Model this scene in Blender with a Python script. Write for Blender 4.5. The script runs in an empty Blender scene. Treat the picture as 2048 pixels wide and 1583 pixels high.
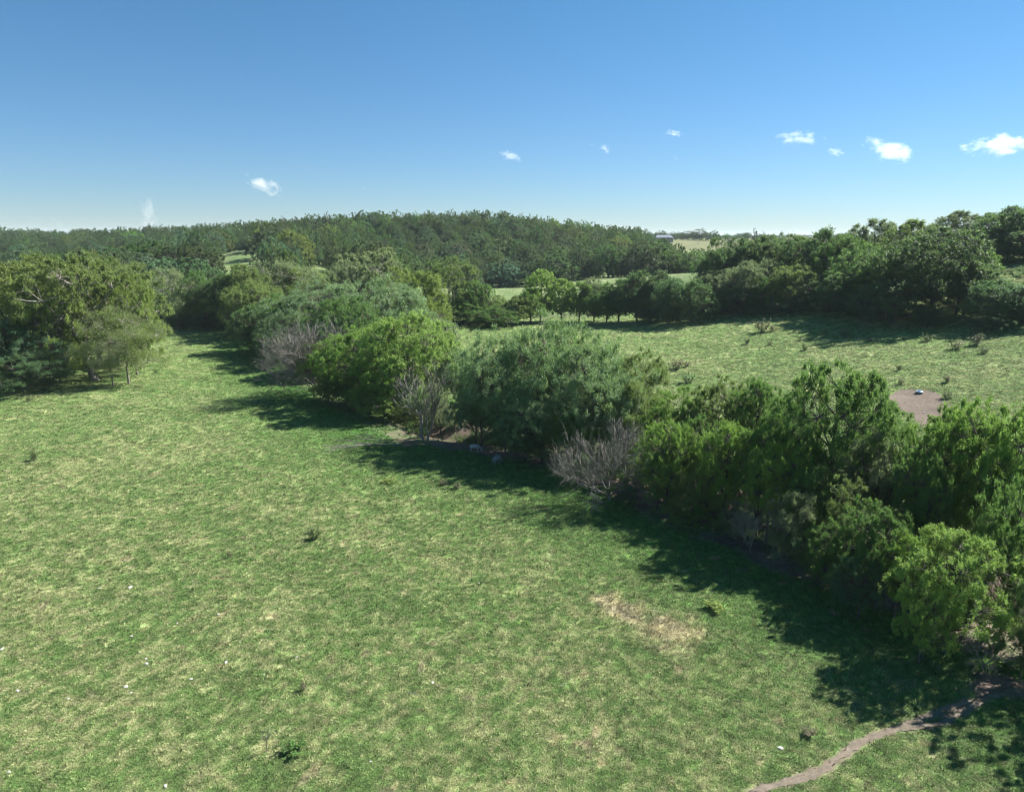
import bpy, math, random
import numpy as np
from mathutils import Vector, Matrix, Euler

# ------------------------------------------------------------------ camera, world, sun, exposure
sc = bpy.context.scene
col = sc.collection
F, PITCH, EYE, K = 1450.0, math.radians(12.5), 30.0, 1.25     # focal length in photo pixels, camera pitch, camera height
cam_d = bpy.data.cameras.new('camera'); cam = bpy.data.objects.new('camera', cam_d); col.objects.link(cam)
cam.location = (0, 0, EYE); cam.rotation_euler = (math.radians(90) - PITCH, 0, 0)
cam_d.sensor_width = 36.0; cam_d.lens = 36.0 * F / 2048.0
cam_d.clip_start = 0.5; cam_d.clip_end = 60000
sc.camera = cam

SUN_EL, SUN_AZ = math.radians(41), math.radians(28)           # azimuth counter-clockwise from +X
sund = Vector((math.cos(SUN_EL)*math.cos(SUN_AZ), math.cos(SUN_EL)*math.sin(SUN_AZ), math.sin(SUN_EL)))
world = bpy.data.worlds.new('World'); sc.world = world; world.use_nodes = True
wn = world.node_tree; wn.nodes.clear()
wo = wn.nodes.new('ShaderNodeOutputWorld'); bg = wn.nodes.new('ShaderNodeBackground')
sky = wn.nodes.new('ShaderNodeTexSky'); sky.sky_type = 'NISHITA'; sky.sun_disc = False
sky.sun_elevation = SUN_EL; sky.sun_rotation = math.radians(90) - SUN_AZ
sky.altitude = 300; sky.air_density = 1.0; sky.dust_density = 0.0; sky.ozone_density = 3.0
bg.inputs['Strength'].default_value = 0.050
tcw = wn.nodes.new('ShaderNodeTexCoord'); sxw = wn.nodes.new('ShaderNodeSeparateXYZ'); rpw = wn.nodes.new('ShaderNodeValToRGB')
wn.links.new(tcw.outputs['Generated'], sxw.inputs[0]); wn.links.new(sxw.outputs['Z'], rpw.inputs[0])
for pos_, c_ in ((0.0, (.48, .61, .81)), (.16, (.24, .545, .50)), (.30, (.215, .91, .86)), (1.0, (.21, .89, .82))):
    el = rpw.color_ramp.elements[0] if pos_ == 0 else rpw.color_ramp.elements[1] if pos_ == 1 else rpw.color_ramp.elements.new(pos_)
    el.position = pos_; el.color = (*c_, 1)
mxw = wn.nodes.new('ShaderNodeMix'); mxw.data_type = 'RGBA'; mxw.blend_type = 'MULTIPLY'; mxw.inputs[0].default_value = 1
wn.links.new(sky.outputs[0], mxw.inputs[6]); wn.links.new(rpw.outputs[0], mxw.inputs[7])
wn.links.new(mxw.outputs[2], bg.inputs[0]); wn.links.new(bg.outputs[0], wo.inputs[0])
sl = bpy.data.lights.new('sun', 'SUN'); sl.energy = 4.6; sl.angle = math.radians(0.53); sl.color = (1.0, 0.97, 0.92)
sun = bpy.data.objects.new('sun', sl); col.objects.link(sun)
sun.rotation_euler = sund.to_track_quat('Z', 'Y').to_euler(); sun.location = (60, 30, 90)
sc.view_settings.view_transform = 'Standard'; sc.view_settings.look = 'None'
sc.view_settings.gamma = 1.0; sc.view_settings.use_curve_mapping = False
sc.view_settings.exposure = 1.55
sc.render.engine = 'CYCLES'
cy = sc.cycles
cy.max_bounces = 6; cy.diffuse_bounces = 3; cy.glossy_bounces = 2; cy.transmission_bounces = 4; cy.volume_bounces = 8
cy.transparent_max_bounces = 8; cy.use_denoising = True; cy.use_adaptive_sampling = False; sc.render.filter_size = 1.1; cy.filter_width = 1.1
cy.caustics_reflective = False; cy.caustics_refractive = False

# ------------------------------------------------------------------ numbers: projection, noise, ground
def ray(px, py):
    a, b = (px - 1024) / F, (791.5 - py) / F
    return a, math.cos(PITCH) + b*math.sin(PITCH), -math.sin(PITCH) + b*math.cos(PITCH)
def at(px, py, d):                      # a world point seen at (px, py), d metres ahead
    a, f, u = ray(px, py)
    return np.array((a*d/f, d, EYE + d*u/f))
def project(x, y, z):
    z = z - EYE
    dep = y*math.cos(PITCH) - z*math.sin(PITCH)
    up = y*math.sin(PITCH) + z*math.cos(PITCH)
    dep = np.maximum(dep, 0.1)
    return 1024 + F*x/dep, 791.5 - F*up/dep, dep

def _hash(ix, iy, s):
    n = (ix*374761393 + iy*668265263 + s*362437) & 0x7fffffff
    n = ((n ^ (n >> 13)) * 1274126177) & 0x7fffffff
    return ((n ^ (n >> 16)) & 0xffff) / 65535.0
def vnoise(x, y, scale, seed=0):        # smooth value noise 0..1
    x = np.asarray(x, float)/scale; y = np.asarray(y, float)/scale
    ix, iy = np.floor(x).astype(np.int64), np.floor(y).astype(np.int64)
    fx, fy = x-ix, y-iy; fx = fx*fx*(3-2*fx); fy = fy*fy*(3-2*fy)
    return (_hash(ix,iy,seed)*(1-fx)*(1-fy) + _hash(ix+1,iy,seed)*fx*(1-fy)
            + _hash(ix,iy+1,seed)*(1-fx)*fy + _hash(ix+1,iy+1,seed)*fx*fy)
def fbm(x, y, scale, octv=3, seed=0):
    s = 0; a = 1; t = 0
    for i in range(octv):
        s = s + a*vnoise(x, y, scale/2**i, seed+i*17); t += a; a *= .55
    return s/t
def sstep(a, b, x):
    t = np.clip((x-a)/(b-a), 0, 1); return t*t*(3-2*t)

EDGE = np.array([(38,20),(33,30),(29,36),(22.8,44.7),(11.9,58.8),(6.5,70.9),(-4.2,79.5),(-13.3,83),(-30.6,108),(-53,153),(-68,187),(-72,200)])*K
def poly_dist(x, y, P):                 # distance to a polyline and which side (positive = to the right of its run)
    best = np.full(np.shape(x), 1e9); side = np.zeros(np.shape(x))
    for (ax, ay), (bx, by) in zip(P[:-1], P[1:]):
        dx, dy = bx-ax, by-ay; L = dx*dx+dy*dy
        t = np.clip(((x-ax)*dx+(y-ay)*dy)/L, 0, 1)
        d = np.hypot(x-ax-t*dx, y-ay-t*dy)
        s = np.sign((x-ax)*dy-(y-ay)*dx)
        m = d < best; best = np.where(m, d, best); side = np.where(m, s, side)
    return best, side
CTR = []
for i, (x, y) in enumerate(EDGE):       # the creek bed runs a few metres behind the wood's near edge
    a = EDGE[max(i-1, 0)]; b = EDGE[min(i+1, len(EDGE)-1)]
    d = (b-a)/np.linalg.norm(b-a); CTR.append((x+d[1]*8.0, y-d[0]*8.0))
CREEK = np.array(CTR)

ctrl = []
def g(px, py, d, minus=0.0):
    p = at(px, py, d*K); ctrl.append((p[0], p[1], p[2]-minus))
for x in (-220,-160,-110,-60,-20,10):
    for y in (-60,0,40,80,120,160,200):
        if not (x < -200 and y > 150): ctrl.append((x*K, y*K, 0))
for x, y, z in ((35,0,0),(60,0,1.5),(30,50,.4),(100,20,4),(27,120,.8),(18,204,0),(-40,215,0),(-90,215,.5),(54,180,4.6),(54,95,3.4),(86,140,9.1),
                (90,125,8.9),(111,160,16),(130,185,19),(150,130,17),(150,60,11),(170,200,19),(75,210,8),(48,215,3),(95,260,13),(60,260,5),(20,260,1.0),(-20,260,1.5),(200,300,16),(-10,300,2.5)):
    ctrl.append((x*K, y*K, z*K))
g(480,500,345); g(655,540,300); g(1020,577,300); g(1200,558,330); g(700,600,245); g(450,560,250); g(200,575,260); g(0,590,250)
for a in ((0,464,600),(200,464,590),(400,452,560),(560,444,520),(650,434,500),(850,430,500),(1000,432,500),(1100,442,510),(1200,456,530),(1300,465,600)):
    g(a[0], a[1], a[2], 13*K)
for a in ((0,500,430),(250,500,420),(850,485,430),(1000,500,410),(1200,500,430),(850,545,350),(1380,505,450),(60,530,330),(280,520,330)):
    g(a[0], a[1], a[2], 12*K)
g(1400,483,760); g(1440,500,620); g(1385,480,800); g(1440,482,800)
for x in (-700,-350,0,350,700):
    for y, z in ((900,18),(1300,17),(2200,14)): ctrl.append((x*K, y*K, z*K + 3*math.sin(x*.01+y*.003)))
for x, y in ((-400,600),(-420,400),(-420,200),(-400,0)): ctrl.append((x*K, y*K, 12 if y > 100 else 4))
for x, y in ((350,600),(380,400),(380,200),(350,0)): ctrl.append((x*K, y*K, 20))
ctrl = np.array(ctrl)
def _phi(r): return np.sqrt(r*r + 20.0**2)
_R = _phi(np.hypot(ctrl[:,None,0]-ctrl[None,:,0], ctrl[:,None,1]-ctrl[None,:,1]))
_w = np.linalg.solve(_R + np.eye(len(ctrl))*0.3, ctrl[:,2]-10)
def height(x, y):
    x = np.asarray(x, float); y = np.asarray(y, float); sh = x.shape
    xf, yf = x.ravel(), y.ravel(); z = np.zeros(xf.shape)
    for i in range(0, len(xf), 20000):
        s = slice(i, i+20000)
        r = _phi(np.hypot(xf[s,None]-ctrl[None,:,0], yf[s,None]-ctrl[None,:,1]))
        z[s] = 10 + r @ _w
    far = np.hypot(xf, yf-300)
    z = z + (20 - z)*sstep(1500, 3800, far)
    z = np.clip(z, -1.5, 60)
    z += (fbm(xf, yf, 9, 3, 5)-.5)*.5*sstep(5, 60, np.hypot(xf, yf))
    near = np.hypot(xf, yf) < 330
    if near.any():
        d, s_ = poly_dist(xf[near], yf[near], CREEK)
        z[near] -= 1.7*np.exp(-(d/2.3)**2)*(.7+.6*vnoise(xf[near], yf[near], 7, 3))
    return z.reshape(sh)
def hz(x, y): return float(height(np.array([x]), np.array([y]))[0])
def ground_at(px, py):                  # where the line of sight meets the ground
    a, f, u = ray(px, py); d = np.arange(25, 1400, 1.0)
    z = EYE + d*u/f; h = height(a*d/f, d); i = np.argmax(h >= z)
    if i == 0: i = len(d)-1
    d0, d1 = d[i-1], d[i]
    for _ in range(8):
        m = (d0+d1)/2
        if hz(a*m/f, m) >= EYE+m*u/f: d1 = m
        else: d0 = m
    return np.array((a*d1/f, d1, hz(a*d1/f, d1)))

# ------------------------------------------------------------------ ground colour: differences in turf and soil, plus a painted shade tint along the belt
BARE = [ground_at(1255, 1225), ground_at(1335, 1262), ground_at(1215, 1200)]
def trail_pts(L): return np.array([ground_at(*p)[:2] for p in L])
TRAIL = trail_pts([(1500,1582),(1560,1568),(1610,1552),(1655,1535),(1690,1505),(1720,1482),(1760,1468),(1800,1455),(1845,1437),(1890,1418),(1935,1402),(1985,1392),(2047,1380)])
TRAIL2 = trail_pts([(1800,1458),(1850,1452),(1890,1444),(1930,1420),(1965,1400)])
PATCH = ground_at(1848, 806)
PRIM = np.array([ground_at(*p)[:2] for p in ((1796,783),(1818,778),(1842,777),(1868,784),(1886,796),(1900,808),(1888,822),(1872,846),(1842,850),(1826,828),(1800,806))]) - PATCH[:2]
_pa = np.arctan2(PRIM[:,1], PRIM[:,0]); _po = np.argsort(_pa); _pa = _pa[_po]; _pr = np.hypot(PRIM[:,0], PRIM[:,1])[_po]
def patch_radius(ang): return np.interp(ang, np.concatenate([_pa-2*math.pi, _pa, _pa+2*math.pi]), np.tile(_pr, 3))
def zones(x, y):
    x = np.asarray(x, float); y = np.asarray(y, float)
    d, s = poly_dist(x, y, EDGE)
    sd = d*s                                            # positive: in the wood
    wob = (fbm(x, y, 5, 3, 9)-.5)*7
    run = sstep(-26*K, -10*K, x)*(1-sstep(96*K, 106*K, y))
    soil = sstep(-2.2, 1.2, sd+wob*.55)*(1-sstep(13, 19, sd+wob))*np.maximum(run, .6)
    soil *= .62+.38*sstep(.3, .55, fbm(x, y, 2.6, 2, 21))
    for P, w in ((TRAIL, .33), (TRAIL2, .26)):
        dt, _ = poly_dist(x, y, P)
        soil = np.maximum(soil, 1-sstep(w*.8, w*1.6, dt+(vnoise(x, y, .6, 4)-.5)*.25))
    dt = np.hypot((x-TRAIL[-1][0]+1)/3.5, (y-TRAIL[-1][1]-.3)/1.6)
    soil = np.maximum(soil, 1-sstep(.7, 1.3, dt+(vnoise(x, y, 1.2, 4)-.5)*.6))
    lush_shade = np.exp(-np.maximum(-sd-1, 0)/9)*(s < 0) + .75*(s > 0)*(1-sstep(17, 24, sd))
    bare = np.zeros(np.shape(x))
    for b, r in zip(BARE, (2.6, 2.9, 1.7)):
        q = np.hypot((x-b[0])/r, (y-b[1])/r)
        bare = np.maximum(bare, (1-sstep(.35, 1.25, q+(fbm(x, y, 1.1, 3, 33)-.5)*1.3)))
    bare = np.maximum(bare, sstep(.80, .88, fbm(x, y, 1.3, 2, 77))*.9*(s < 0)*(y < 75*K))
    return soil, lush_shade, bare, sd
def turf(x, y, fine=None):
    """linear albedo of the pasture, painted shade tint by the belt included"""
    soil, lush_shade, bare, sd = zones(x, y)
    n1 = fbm(x, y, 14, 3, 1); n2 = fbm(x*1.25+y*.5, y, 2.2, 3, 2); n3 = vnoise(x, y, .42, 6)
    dry = np.clip(.47 + (n1-.5)*.6 + (n2-.5)*.85 + (n3-.5)*1.2, 0, 1)
    right = (sd > 16)
    dry = np.where(right, dry*.8 + .10, dry)
    dry = dry*(1-.8*np.clip(lush_shade, 0, 1))
    if fine is not None: dry = np.clip(dry + (fine-.5)*.9, 0, 1)
    A = np.array((.096,.188,.046)); B = np.array((.172,.256,.078)); C = np.array((.395,.398,.195))
    w = dry[...,None]
    c = np.where(w < .5, A + (B-A)*(w*2), B + (C-B)*(w*2-1))
    c = c + (np.array((.060,.200,.030))-c)*(np.clip(lush_shade, 0, 1)*.75)[...,None]  # lusher grass near the belt, greened further to paint in its tree shade
    straw = np.array((.42,.335,.20)); brown = np.array((.21,.155,.12)); soilc = np.array((.165,.125,.098))
    mix = sstep(.35, .7, fbm(x, y, .9, 2, 41))[...,None]
    c = c + (straw*(1-mix)+brown*mix-c)*np.clip(bare*.75, 0, 1)[...,None]
    c = c*(.62+.76*fbm(x, y, .55, 2, 51))[...,None]
    hay = sstep(560*K, 620*K, y)[...,None]; c = c + (np.array((.165,.165,.085))-c)*hay*.9
    rank = ((y > 215*K))[...,None]; c = np.where(rank & (hay < .1), c*.45+np.array((.125,.15,.075))*.55, c)
    return c, np.clip(soil, 0, 1), soilc, bare
HAZE = 0.00006
DENS = 1.0
# ------------------------------------------------------------------ helpers
def mk(name, V, Fc, mats=None, parent=None, smooth=False, attrs=None, link=True, matidx=None):
    me = bpy.data.meshes.new(name)
    V = np.asarray(V, np.float32); Fc = [np.asarray(f, np.int32) for f in (Fc if isinstance(Fc, list) else [Fc]) if len(f)]
    me.vertices.add(len(V)); me.vertices.foreach_set('co', V.ravel())
    nl = sum(f.size for f in Fc); nf = sum(len(f) for f in Fc)
    me.loops.add(nl); me.polygons.add(nf)
    me.loops.foreach_set('vertex_index', np.concatenate([f.ravel() for f in Fc]))
    tot = np.concatenate([np.full(len(f), f.shape[1], np.int32) for f in Fc])
    me.polygons.foreach_set('loop_start', np.concatenate([[0], np.cumsum(tot)[:-1]]).astype(np.int32))
    me.polygons.foreach_set('loop_total', tot)
    me.polygons.foreach_set('use_smooth', np.full(nf, smooth))
    if matidx is not None: me.polygons.foreach_set('material_index', np.asarray(matidx, np.int32))
    me.update(calc_edges=True)
    for m in (mats if isinstance(mats, (list, tuple)) else [mats] if mats else []): me.materials.append(m)
    for k, (dom, typ, arr) in (attrs or {}).items():
        a = me.attributes.new(k, typ, dom)
        a.data.foreach_set({'FLOAT':'value','INT':'value','FLOAT_VECTOR':'vector','FLOAT_COLOR':'color'}[typ], np.asarray(arr).ravel())
    o = bpy.data.objects.new(name, me)
    if link: col.objects.link(o)
    if parent is not None: o.parent = parent
    return o
def tag(o, label=None, cat=None, group=None, kind=None):
    if label: o['label'] = label
    if cat: o['category'] = cat
    if group: o['group'] = group
    if kind: o['kind'] = kind
    return o
def empty(name, loc, rz=0):
    o = bpy.data.objects.new(name, None); col.objects.link(o)
    o.location = loc; o.rotation_euler = (0, 0, rz); o.empty_display_size = .5
    return o
def tubes(S, n=5):
    """S: list of (p0, p1, r0, r1) -> verts, quads"""
    P0 = np.array([s[0] for s in S], float); P1 = np.array([s[1] for s in S], float)
    r0 = np.array([s[2] for s in S]); r1 = np.array([s[3] for s in S])
    d = P1-P0; L = np.linalg.norm(d, axis=1, keepdims=True); d = d/np.maximum(L, 1e-6)
    ref = np.where(np.abs(d[:,2:3]) > .9, np.array([[1.,0,0]]), np.array([[0,0,1.]]))
    u = np.cross(d, ref); u /= np.linalg.norm(u, axis=1, keepdims=True); v = np.cross(d, u)
    a = np.arange(n)*2*math.pi/n
    ring = u[:,None,:]*np.cos(a)[None,:,None] + v[:,None,:]*np.sin(a)[None,:,None]
    A = P0[:,None,:] + ring*r0[:,None,None]; B = P1[:,None,:] + ring*r1[:,None,None]
    V = np.concatenate([A, B], 1).reshape(-1, 3)
    base = (np.arange(len(S))*2*n)[:,None]; i = np.arange(n)[None,:]; j = (i+1) % n
    Q = np.stack([base+i, base+j, base+n+j, base+n+i], -1).reshape(-1, 4)
    return V, Q

# ------------------------------------------------------------------ materials
def new_mat(name):
    m = bpy.data.materials.new(name); m.use_nodes = True; nt = m.node_tree; nt.nodes.clear()
    out = nt.nodes.new('ShaderNodeOutputMaterial'); return m, nt, out
def N(nt, t, **kw):
    n = nt.nodes.new(t)
    for k, v in kw.items(): setattr(n, k, v)
    return n
def mathn(nt, op, a, b=None, c=None):
    n = N(nt, 'ShaderNodeMath', operation=op)
    for i, v in enumerate((a, b, c)):
        if v is None: continue
        if isinstance(v, (int, float)): n.inputs[i].default_value = v
        else: nt.links.new(v, n.inputs[i])
    return n.outputs[0]
def mixc(nt, f, a, b, blend='MIX'):
    n = N(nt, 'ShaderNodeMix', data_type='RGBA', blend_type=blend)
    for idx, v in ((0, f), (6, a), (7, b)):
        if isinstance(v, (int, float)): n.inputs[idx].default_value = v
        elif isinstance(v, tuple): n.inputs[idx].default_value = (*v, 1)
        else: nt.links.new(v, n.inputs[idx])
    return n.outputs[2]

def leaf_material(name, under=1.0, trans=.32, gloss=.35, rand=.0):
    m, nt, out = new_mat(name)
    oi = N(nt, 'ShaderNodeObjectInfo'); at_ = N(nt, 'ShaderNodeAttribute', attribute_name='lv')
    sep = N(nt, 'ShaderNodeSeparateColor'); nt.links.new(at_.outputs['Color'], sep.inputs[0])
    base = oi.outputs['Color']
    if rand:
        hs = N(nt, 'ShaderNodeHueSaturation'); nt.links.new(base, hs.inputs['Color'])
        nt.links.new(mathn(nt, 'MULTIPLY_ADD', oi.outputs['Random'], -.07*rand, .5+.035*rand), hs.inputs['Hue'])
        r2 = mathn(nt, 'FRACT', mathn(nt, 'MULTIPLY', oi.outputs['Random'], 17.3))
        nt.links.new(mathn(nt, 'MULTIPLY_ADD', r2, .9*rand, 1-.38*rand), hs.inputs['Value'])
        base = hs.outputs[0]
    yel = mixc(nt, mathn(nt, 'MULTIPLY', sep.outputs[0], .20), base, (.24, .22, .05))
    val = mathn(nt, 'MULTIPLY_ADD', sep.outputs[1], .55, .72)
    vm = N(nt, 'ShaderNodeVectorMath', operation='SCALE'); nt.links.new(yel, vm.inputs[0]); nt.links.new(val, vm.inputs['Scale'])
    top = vm.outputs[0]
    if under != 1.0:
        geo = N(nt, 'ShaderNodeNewGeometry')
        top = mixc(nt, geo.outputs['Backfacing'], top, mixc(nt, .55, top, (.26*under, .34*under, .22*under)))
    p = N(nt, 'ShaderNodeBsdfPrincipled'); nt.links.new(top, p.inputs['Base Color'])
    p.inputs['Roughness'].default_value = .48; p.inputs['Specular IOR Level'].default_value = gloss
    t = N(nt, 'ShaderNodeBsdfTranslucent')
    nt.links.new(mixc(nt, .40, top, (.20, .34, .06), 'MIX'), t.inputs['Color'])
    mx = N(nt, 'ShaderNodeMixShader'); mx.inputs[0].default_value = trans
    nt.links.new(p.outputs[0], mx.inputs[1]); nt.links.new(t.outputs[0], mx.inputs[2]); nt.links.new(mx.outputs[0], out.inputs[0])
    return m
M_LEAF = leaf_material('leaf', trans=.48, gloss=.2)
M_SILVER = leaf_material('silver_leaf', under=1.0001, trans=.44, gloss=.25)
M_FAR = leaf_material('hill_leaf', trans=.34, gloss=.15, rand=1.0)

def bark_material(name, c1, c2, scale=6):
    m, nt, out = new_mat(name)
    tc = N(nt, 'ShaderNodeTexCoord'); mp = N(nt, 'ShaderNodeMapping'); mp.inputs['Scale'].default_value = (1, 1, .25)
    nt.links.new(tc.outputs['Object'], mp.inputs[0])
    no = N(nt, 'ShaderNodeTexNoise'); no.inputs['Scale'].default_value = scale; no.inputs['Detail'].default_value = 6
    nt.links.new(mp.outputs[0], no.inputs['Vector'])
    rp = N(nt, 'ShaderNodeValToRGB'); rp.color_ramp.elements[0].position = .35; rp.color_ramp.elements[1].position = .68
    rp.color_ramp.elements[0].color = (*c1, 1); rp.color_ramp.elements[1].color = (*c2, 1)
    nt.links.new(no.outputs[0], rp.inputs[0])
    p = N(nt, 'ShaderNodeBsdfPrincipled'); p.inputs['Roughness'].default_value = .9; nt.links.new(rp.outputs[0], p.inputs['Base Color'])
    bm = N(nt, 'ShaderNodeBump'); bm.inputs['Strength'].default_value = .6; bm.inputs['Distance'].default_value = .04
    nt.links.new(no.outputs[0], bm.inputs['Height']); nt.links.new(bm.outputs[0], p.inputs['Normal'])
    nt.links.new(p.outputs[0], out.inputs[0]); return m
M_BARK = bark_material('bark', (.05,.040,.032), (.14,.12,.10))
M_PALE = bark_material('pale_bark', (.11,.095,.08), (.30,.27,.235))
M_DEAD = bark_material('dead_wood', (.14,.122,.105), (.31,.28,.245), 9)

def ground_material(name, soil=False):
    m, nt, out = new_mat(name)
    geo = N(nt, 'ShaderNodeNewGeometry')
    n1 = N(nt, 'ShaderNodeTexNoise'); n1.inputs['Scale'].default_value = 2.6; n1.inputs['Detail'].default_value = 8; n1.inputs['Roughness'].default_value = .7
    n2 = N(nt, 'ShaderNodeTexNoise'); n2.inputs['Scale'].default_value = 14 if soil else .8; n2.inputs['Detail'].default_value = 5
    for n in (n1, n2): nt.links.new(geo.outputs['Position'], n.inputs['Vector'])
    f = mathn(nt, 'MULTIPLY_ADD', n1.outputs[0], 1.7, .15)
    n3 = N(nt, 'ShaderNodeTexNoise'); n3.inputs['Scale'].default_value = .13; n3.inputs['Detail'].default_value = 6; nt.links.new(geo.outputs['Position'], n3.inputs['Vector'])
    f = mathn(nt, 'MULTIPLY', f, mathn(nt, 'MULTIPLY_ADD', n3.outputs[0], .9, .55))
    f2 = mathn(nt, 'MULTIPLY_ADD', n2.outputs[0], .7, .65)
    at_ = N(nt, 'ShaderNodeAttribute', attribute_name='turf')
    vm = N(nt, 'ShaderNodeVectorMath', operation='SCALE'); nt.links.new(at_.outputs['Color'], vm.inputs[0])
    nt.links.new(mathn(nt, 'MULTIPLY', f, f2), vm.inputs['Scale'])
    p = N(nt, 'ShaderNodeBsdfPrincipled'); p.inputs['Roughness'].default_value = 1; p.inputs['Specular IOR Level'].default_value = .1
    nt.links.new(vm.outputs[0], p.inputs['Base Color'])
    bm = N(nt, 'ShaderNodeBump'); bm.inputs['Strength'].default_value = .8; bm.inputs['Distance'].default_value = .12 if not soil else .03
    nt.links.new(n1.outputs[0], bm.inputs['Height']); nt.links.new(bm.outputs[0], p.inputs['Normal'])
    nt.links.new(p.outputs[0], out.inputs[0]); return m
M_GROUND = ground_material('pasture'); M_SOIL = ground_material('bare_soil', True)

def grass_material():
    m, nt, out = new_mat('grass_blade')
    ia = N(nt, 'ShaderNodeAttribute', attribute_name='turf', attribute_type='INSTANCER')
    lv = N(nt, 'ShaderNodeAttribute', attribute_name='lv'); sep = N(nt, 'ShaderNodeSeparateColor'); nt.links.new(lv.outputs['Color'], sep.inputs[0])
    c = mixc(nt, mathn(nt, 'MULTIPLY', sep.outputs[0], .33), ia.outputs['Color'], (.36, .34, .19))
    vm = N(nt, 'ShaderNodeVectorMath', operation='SCALE'); nt.links.new(c, vm.inputs[0])
    nt.links.new(mathn(nt, 'MULTIPLY_ADD', sep.outputs[1], .7, .65), vm.inputs['Scale'])
    p = N(nt, 'ShaderNodeBsdfPrincipled'); p.inputs['Roughness'].default_value = .7; p.inputs['Specular IOR Level'].default_value = .2
    t = N(nt, 'ShaderNodeBsdfTranslucent'); mx = N(nt, 'ShaderNodeMixShader'); mx.inputs[0].default_value = .3
    nt.links.new(vm.outputs[0], p.inputs['Base Color']); nt.links.new(vm.outputs[0], t.inputs['Color'])
    nt.links.new(p.outputs[0], mx.inputs[1]); nt.links.new(t.outputs[0], mx.inputs[2]); nt.links.new(mx.outputs[0], out.inputs[0])
    return m
M_GRASS = grass_material()
def plain(name, c, rough=.7, noise=.25, scale=20, spec=.3):
    m, nt, out = new_mat(name)
    tc = N(nt, 'ShaderNodeTexCoord'); no = N(nt, 'ShaderNodeTexNoise'); no.inputs['Scale'].default_value = scale; no.inputs['Detail'].default_value = 5
    nt.links.new(tc.outputs['Object'], no.inputs['Vector'])
    vm = N(nt, 'ShaderNodeVectorMath', operation='SCALE'); vm.inputs[0].default_value = c
    nt.links.new(mathn(nt, 'MULTIPLY_ADD', no.outputs[0], noise*2, 1-noise), vm.inputs['Scale'])
    p = N(nt, 'ShaderNodeBsdfPrincipled'); p.inputs['Roughness'].default_value = rough; p.inputs['Specular IOR Level'].default_value = spec
    nt.links.new(vm.outputs[0], p.inputs['Base Color']); nt.links.new(p.outputs[0], out.inputs[0]); return m

# ------------------------------------------------------------------ the ground sheet
def axis(lo, hi, step, far_lo, far_hi, grow=1.09):
    a = list(np.arange(lo, hi+step/2, step)); s = step; x = a[-1]
    while x < far_hi: s = min(s*grow, 400); x += s; a.append(x)
    s = step; x = a[0]; b = []
    while x > far_lo: s = min(s*grow, 400); x -= s; b.append(x)
    return np.array(b[::-1] + a)
gx = axis(-62, 66, .55, -9000, 9000); gy = axis(30, 140, .6, -600, 14000, 1.035)
GX, GY = np.meshgrid(gx, gy); GZ = height(GX, GY)
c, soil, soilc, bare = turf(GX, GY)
c = c + (soilc*(.75+.5*fbm(GX, GY, 1.5, 2, 8)[...,None]) - c)*soil[...,None]
nx, ny = len(gx), len(gy)
ii = (np.arange(ny-1)[:,None]*nx + np.arange(nx-1)[None,:]).ravel()
gcol = np.concatenate([c*.92, np.ones(c.shape[:2]+(1,))], -1).reshape(-1, 4)
ground = mk('ground', np.stack([GX, GY, GZ], -1).reshape(-1, 3), np.stack([ii, ii+1, ii+nx+1, ii+nx], -1), M_GROUND, smooth=True,
            attrs={'turf': ('POINT', 'FLOAT_COLOR', gcol)})
tag(ground, kind='structure')

def strip(name, P, width, seed, lift=.03):
    rng = np.random.RandomState(seed); pts = []
    for a, b in zip(P[:-1], P[1:]):
        n = max(2, int(np.hypot(*(b-a))/.25))
        for i in range(n): pts.append(a+(b-a)*i/n)
    pts = np.array(pts)
    for _ in range(6): pts[1:-1] = (pts[:-2]+pts[2:]+2*pts[1:-1])/4
    t = np.gradient(pts, axis=0); t /= np.linalg.norm(t, axis=1, keepdims=True); nrm = np.stack([-t[:,1], t[:,0]], 1)
    w = width*(.75+.7*vnoise(np.arange(len(pts))*.25, np.zeros(len(pts)), 1.3, seed))
    cols = np.linspace(-1, 1, 7); rows = []
    for k, cc in enumerate(cols):
        j = (rng.rand(len(pts))-.5)*.14*abs(cc) + (vnoise(np.arange(len(pts))*.25, np.full(len(pts), float(k > 3)), .7, seed+5)-.5)*.25*abs(cc)
        q = pts + nrm*(w*cc + j)[:,None]
        z = height(q[:,0], q[:,1]) + lift - .05*(1-cc*cc)*0
        rows.append(np.concatenate([q, z[:,None]], 1))
    V = np.stack(rows, 1); n, m = V.shape[:2]
    i = (np.arange(n-1)[:,None]*m+np.arange(m-1)[None,:]).ravel()
    cc = np.full((n*m, 4), 1.0); cc[:,:3] = np.array((.155,.128,.098))*(.85+.3*rng.rand(n*m,1))
    o = mk(name, V.reshape(-1,3), np.stack([i, i+1, i+m+1, i+m], -1), M_SOIL, smooth=True, attrs={'turf': ('POINT', 'FLOAT_COLOR', cc)})
    return tag(o, kind='structure')
strip('path', TRAIL, .19, 1); strip('path', TRAIL2, .17, 2, .045)
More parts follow.
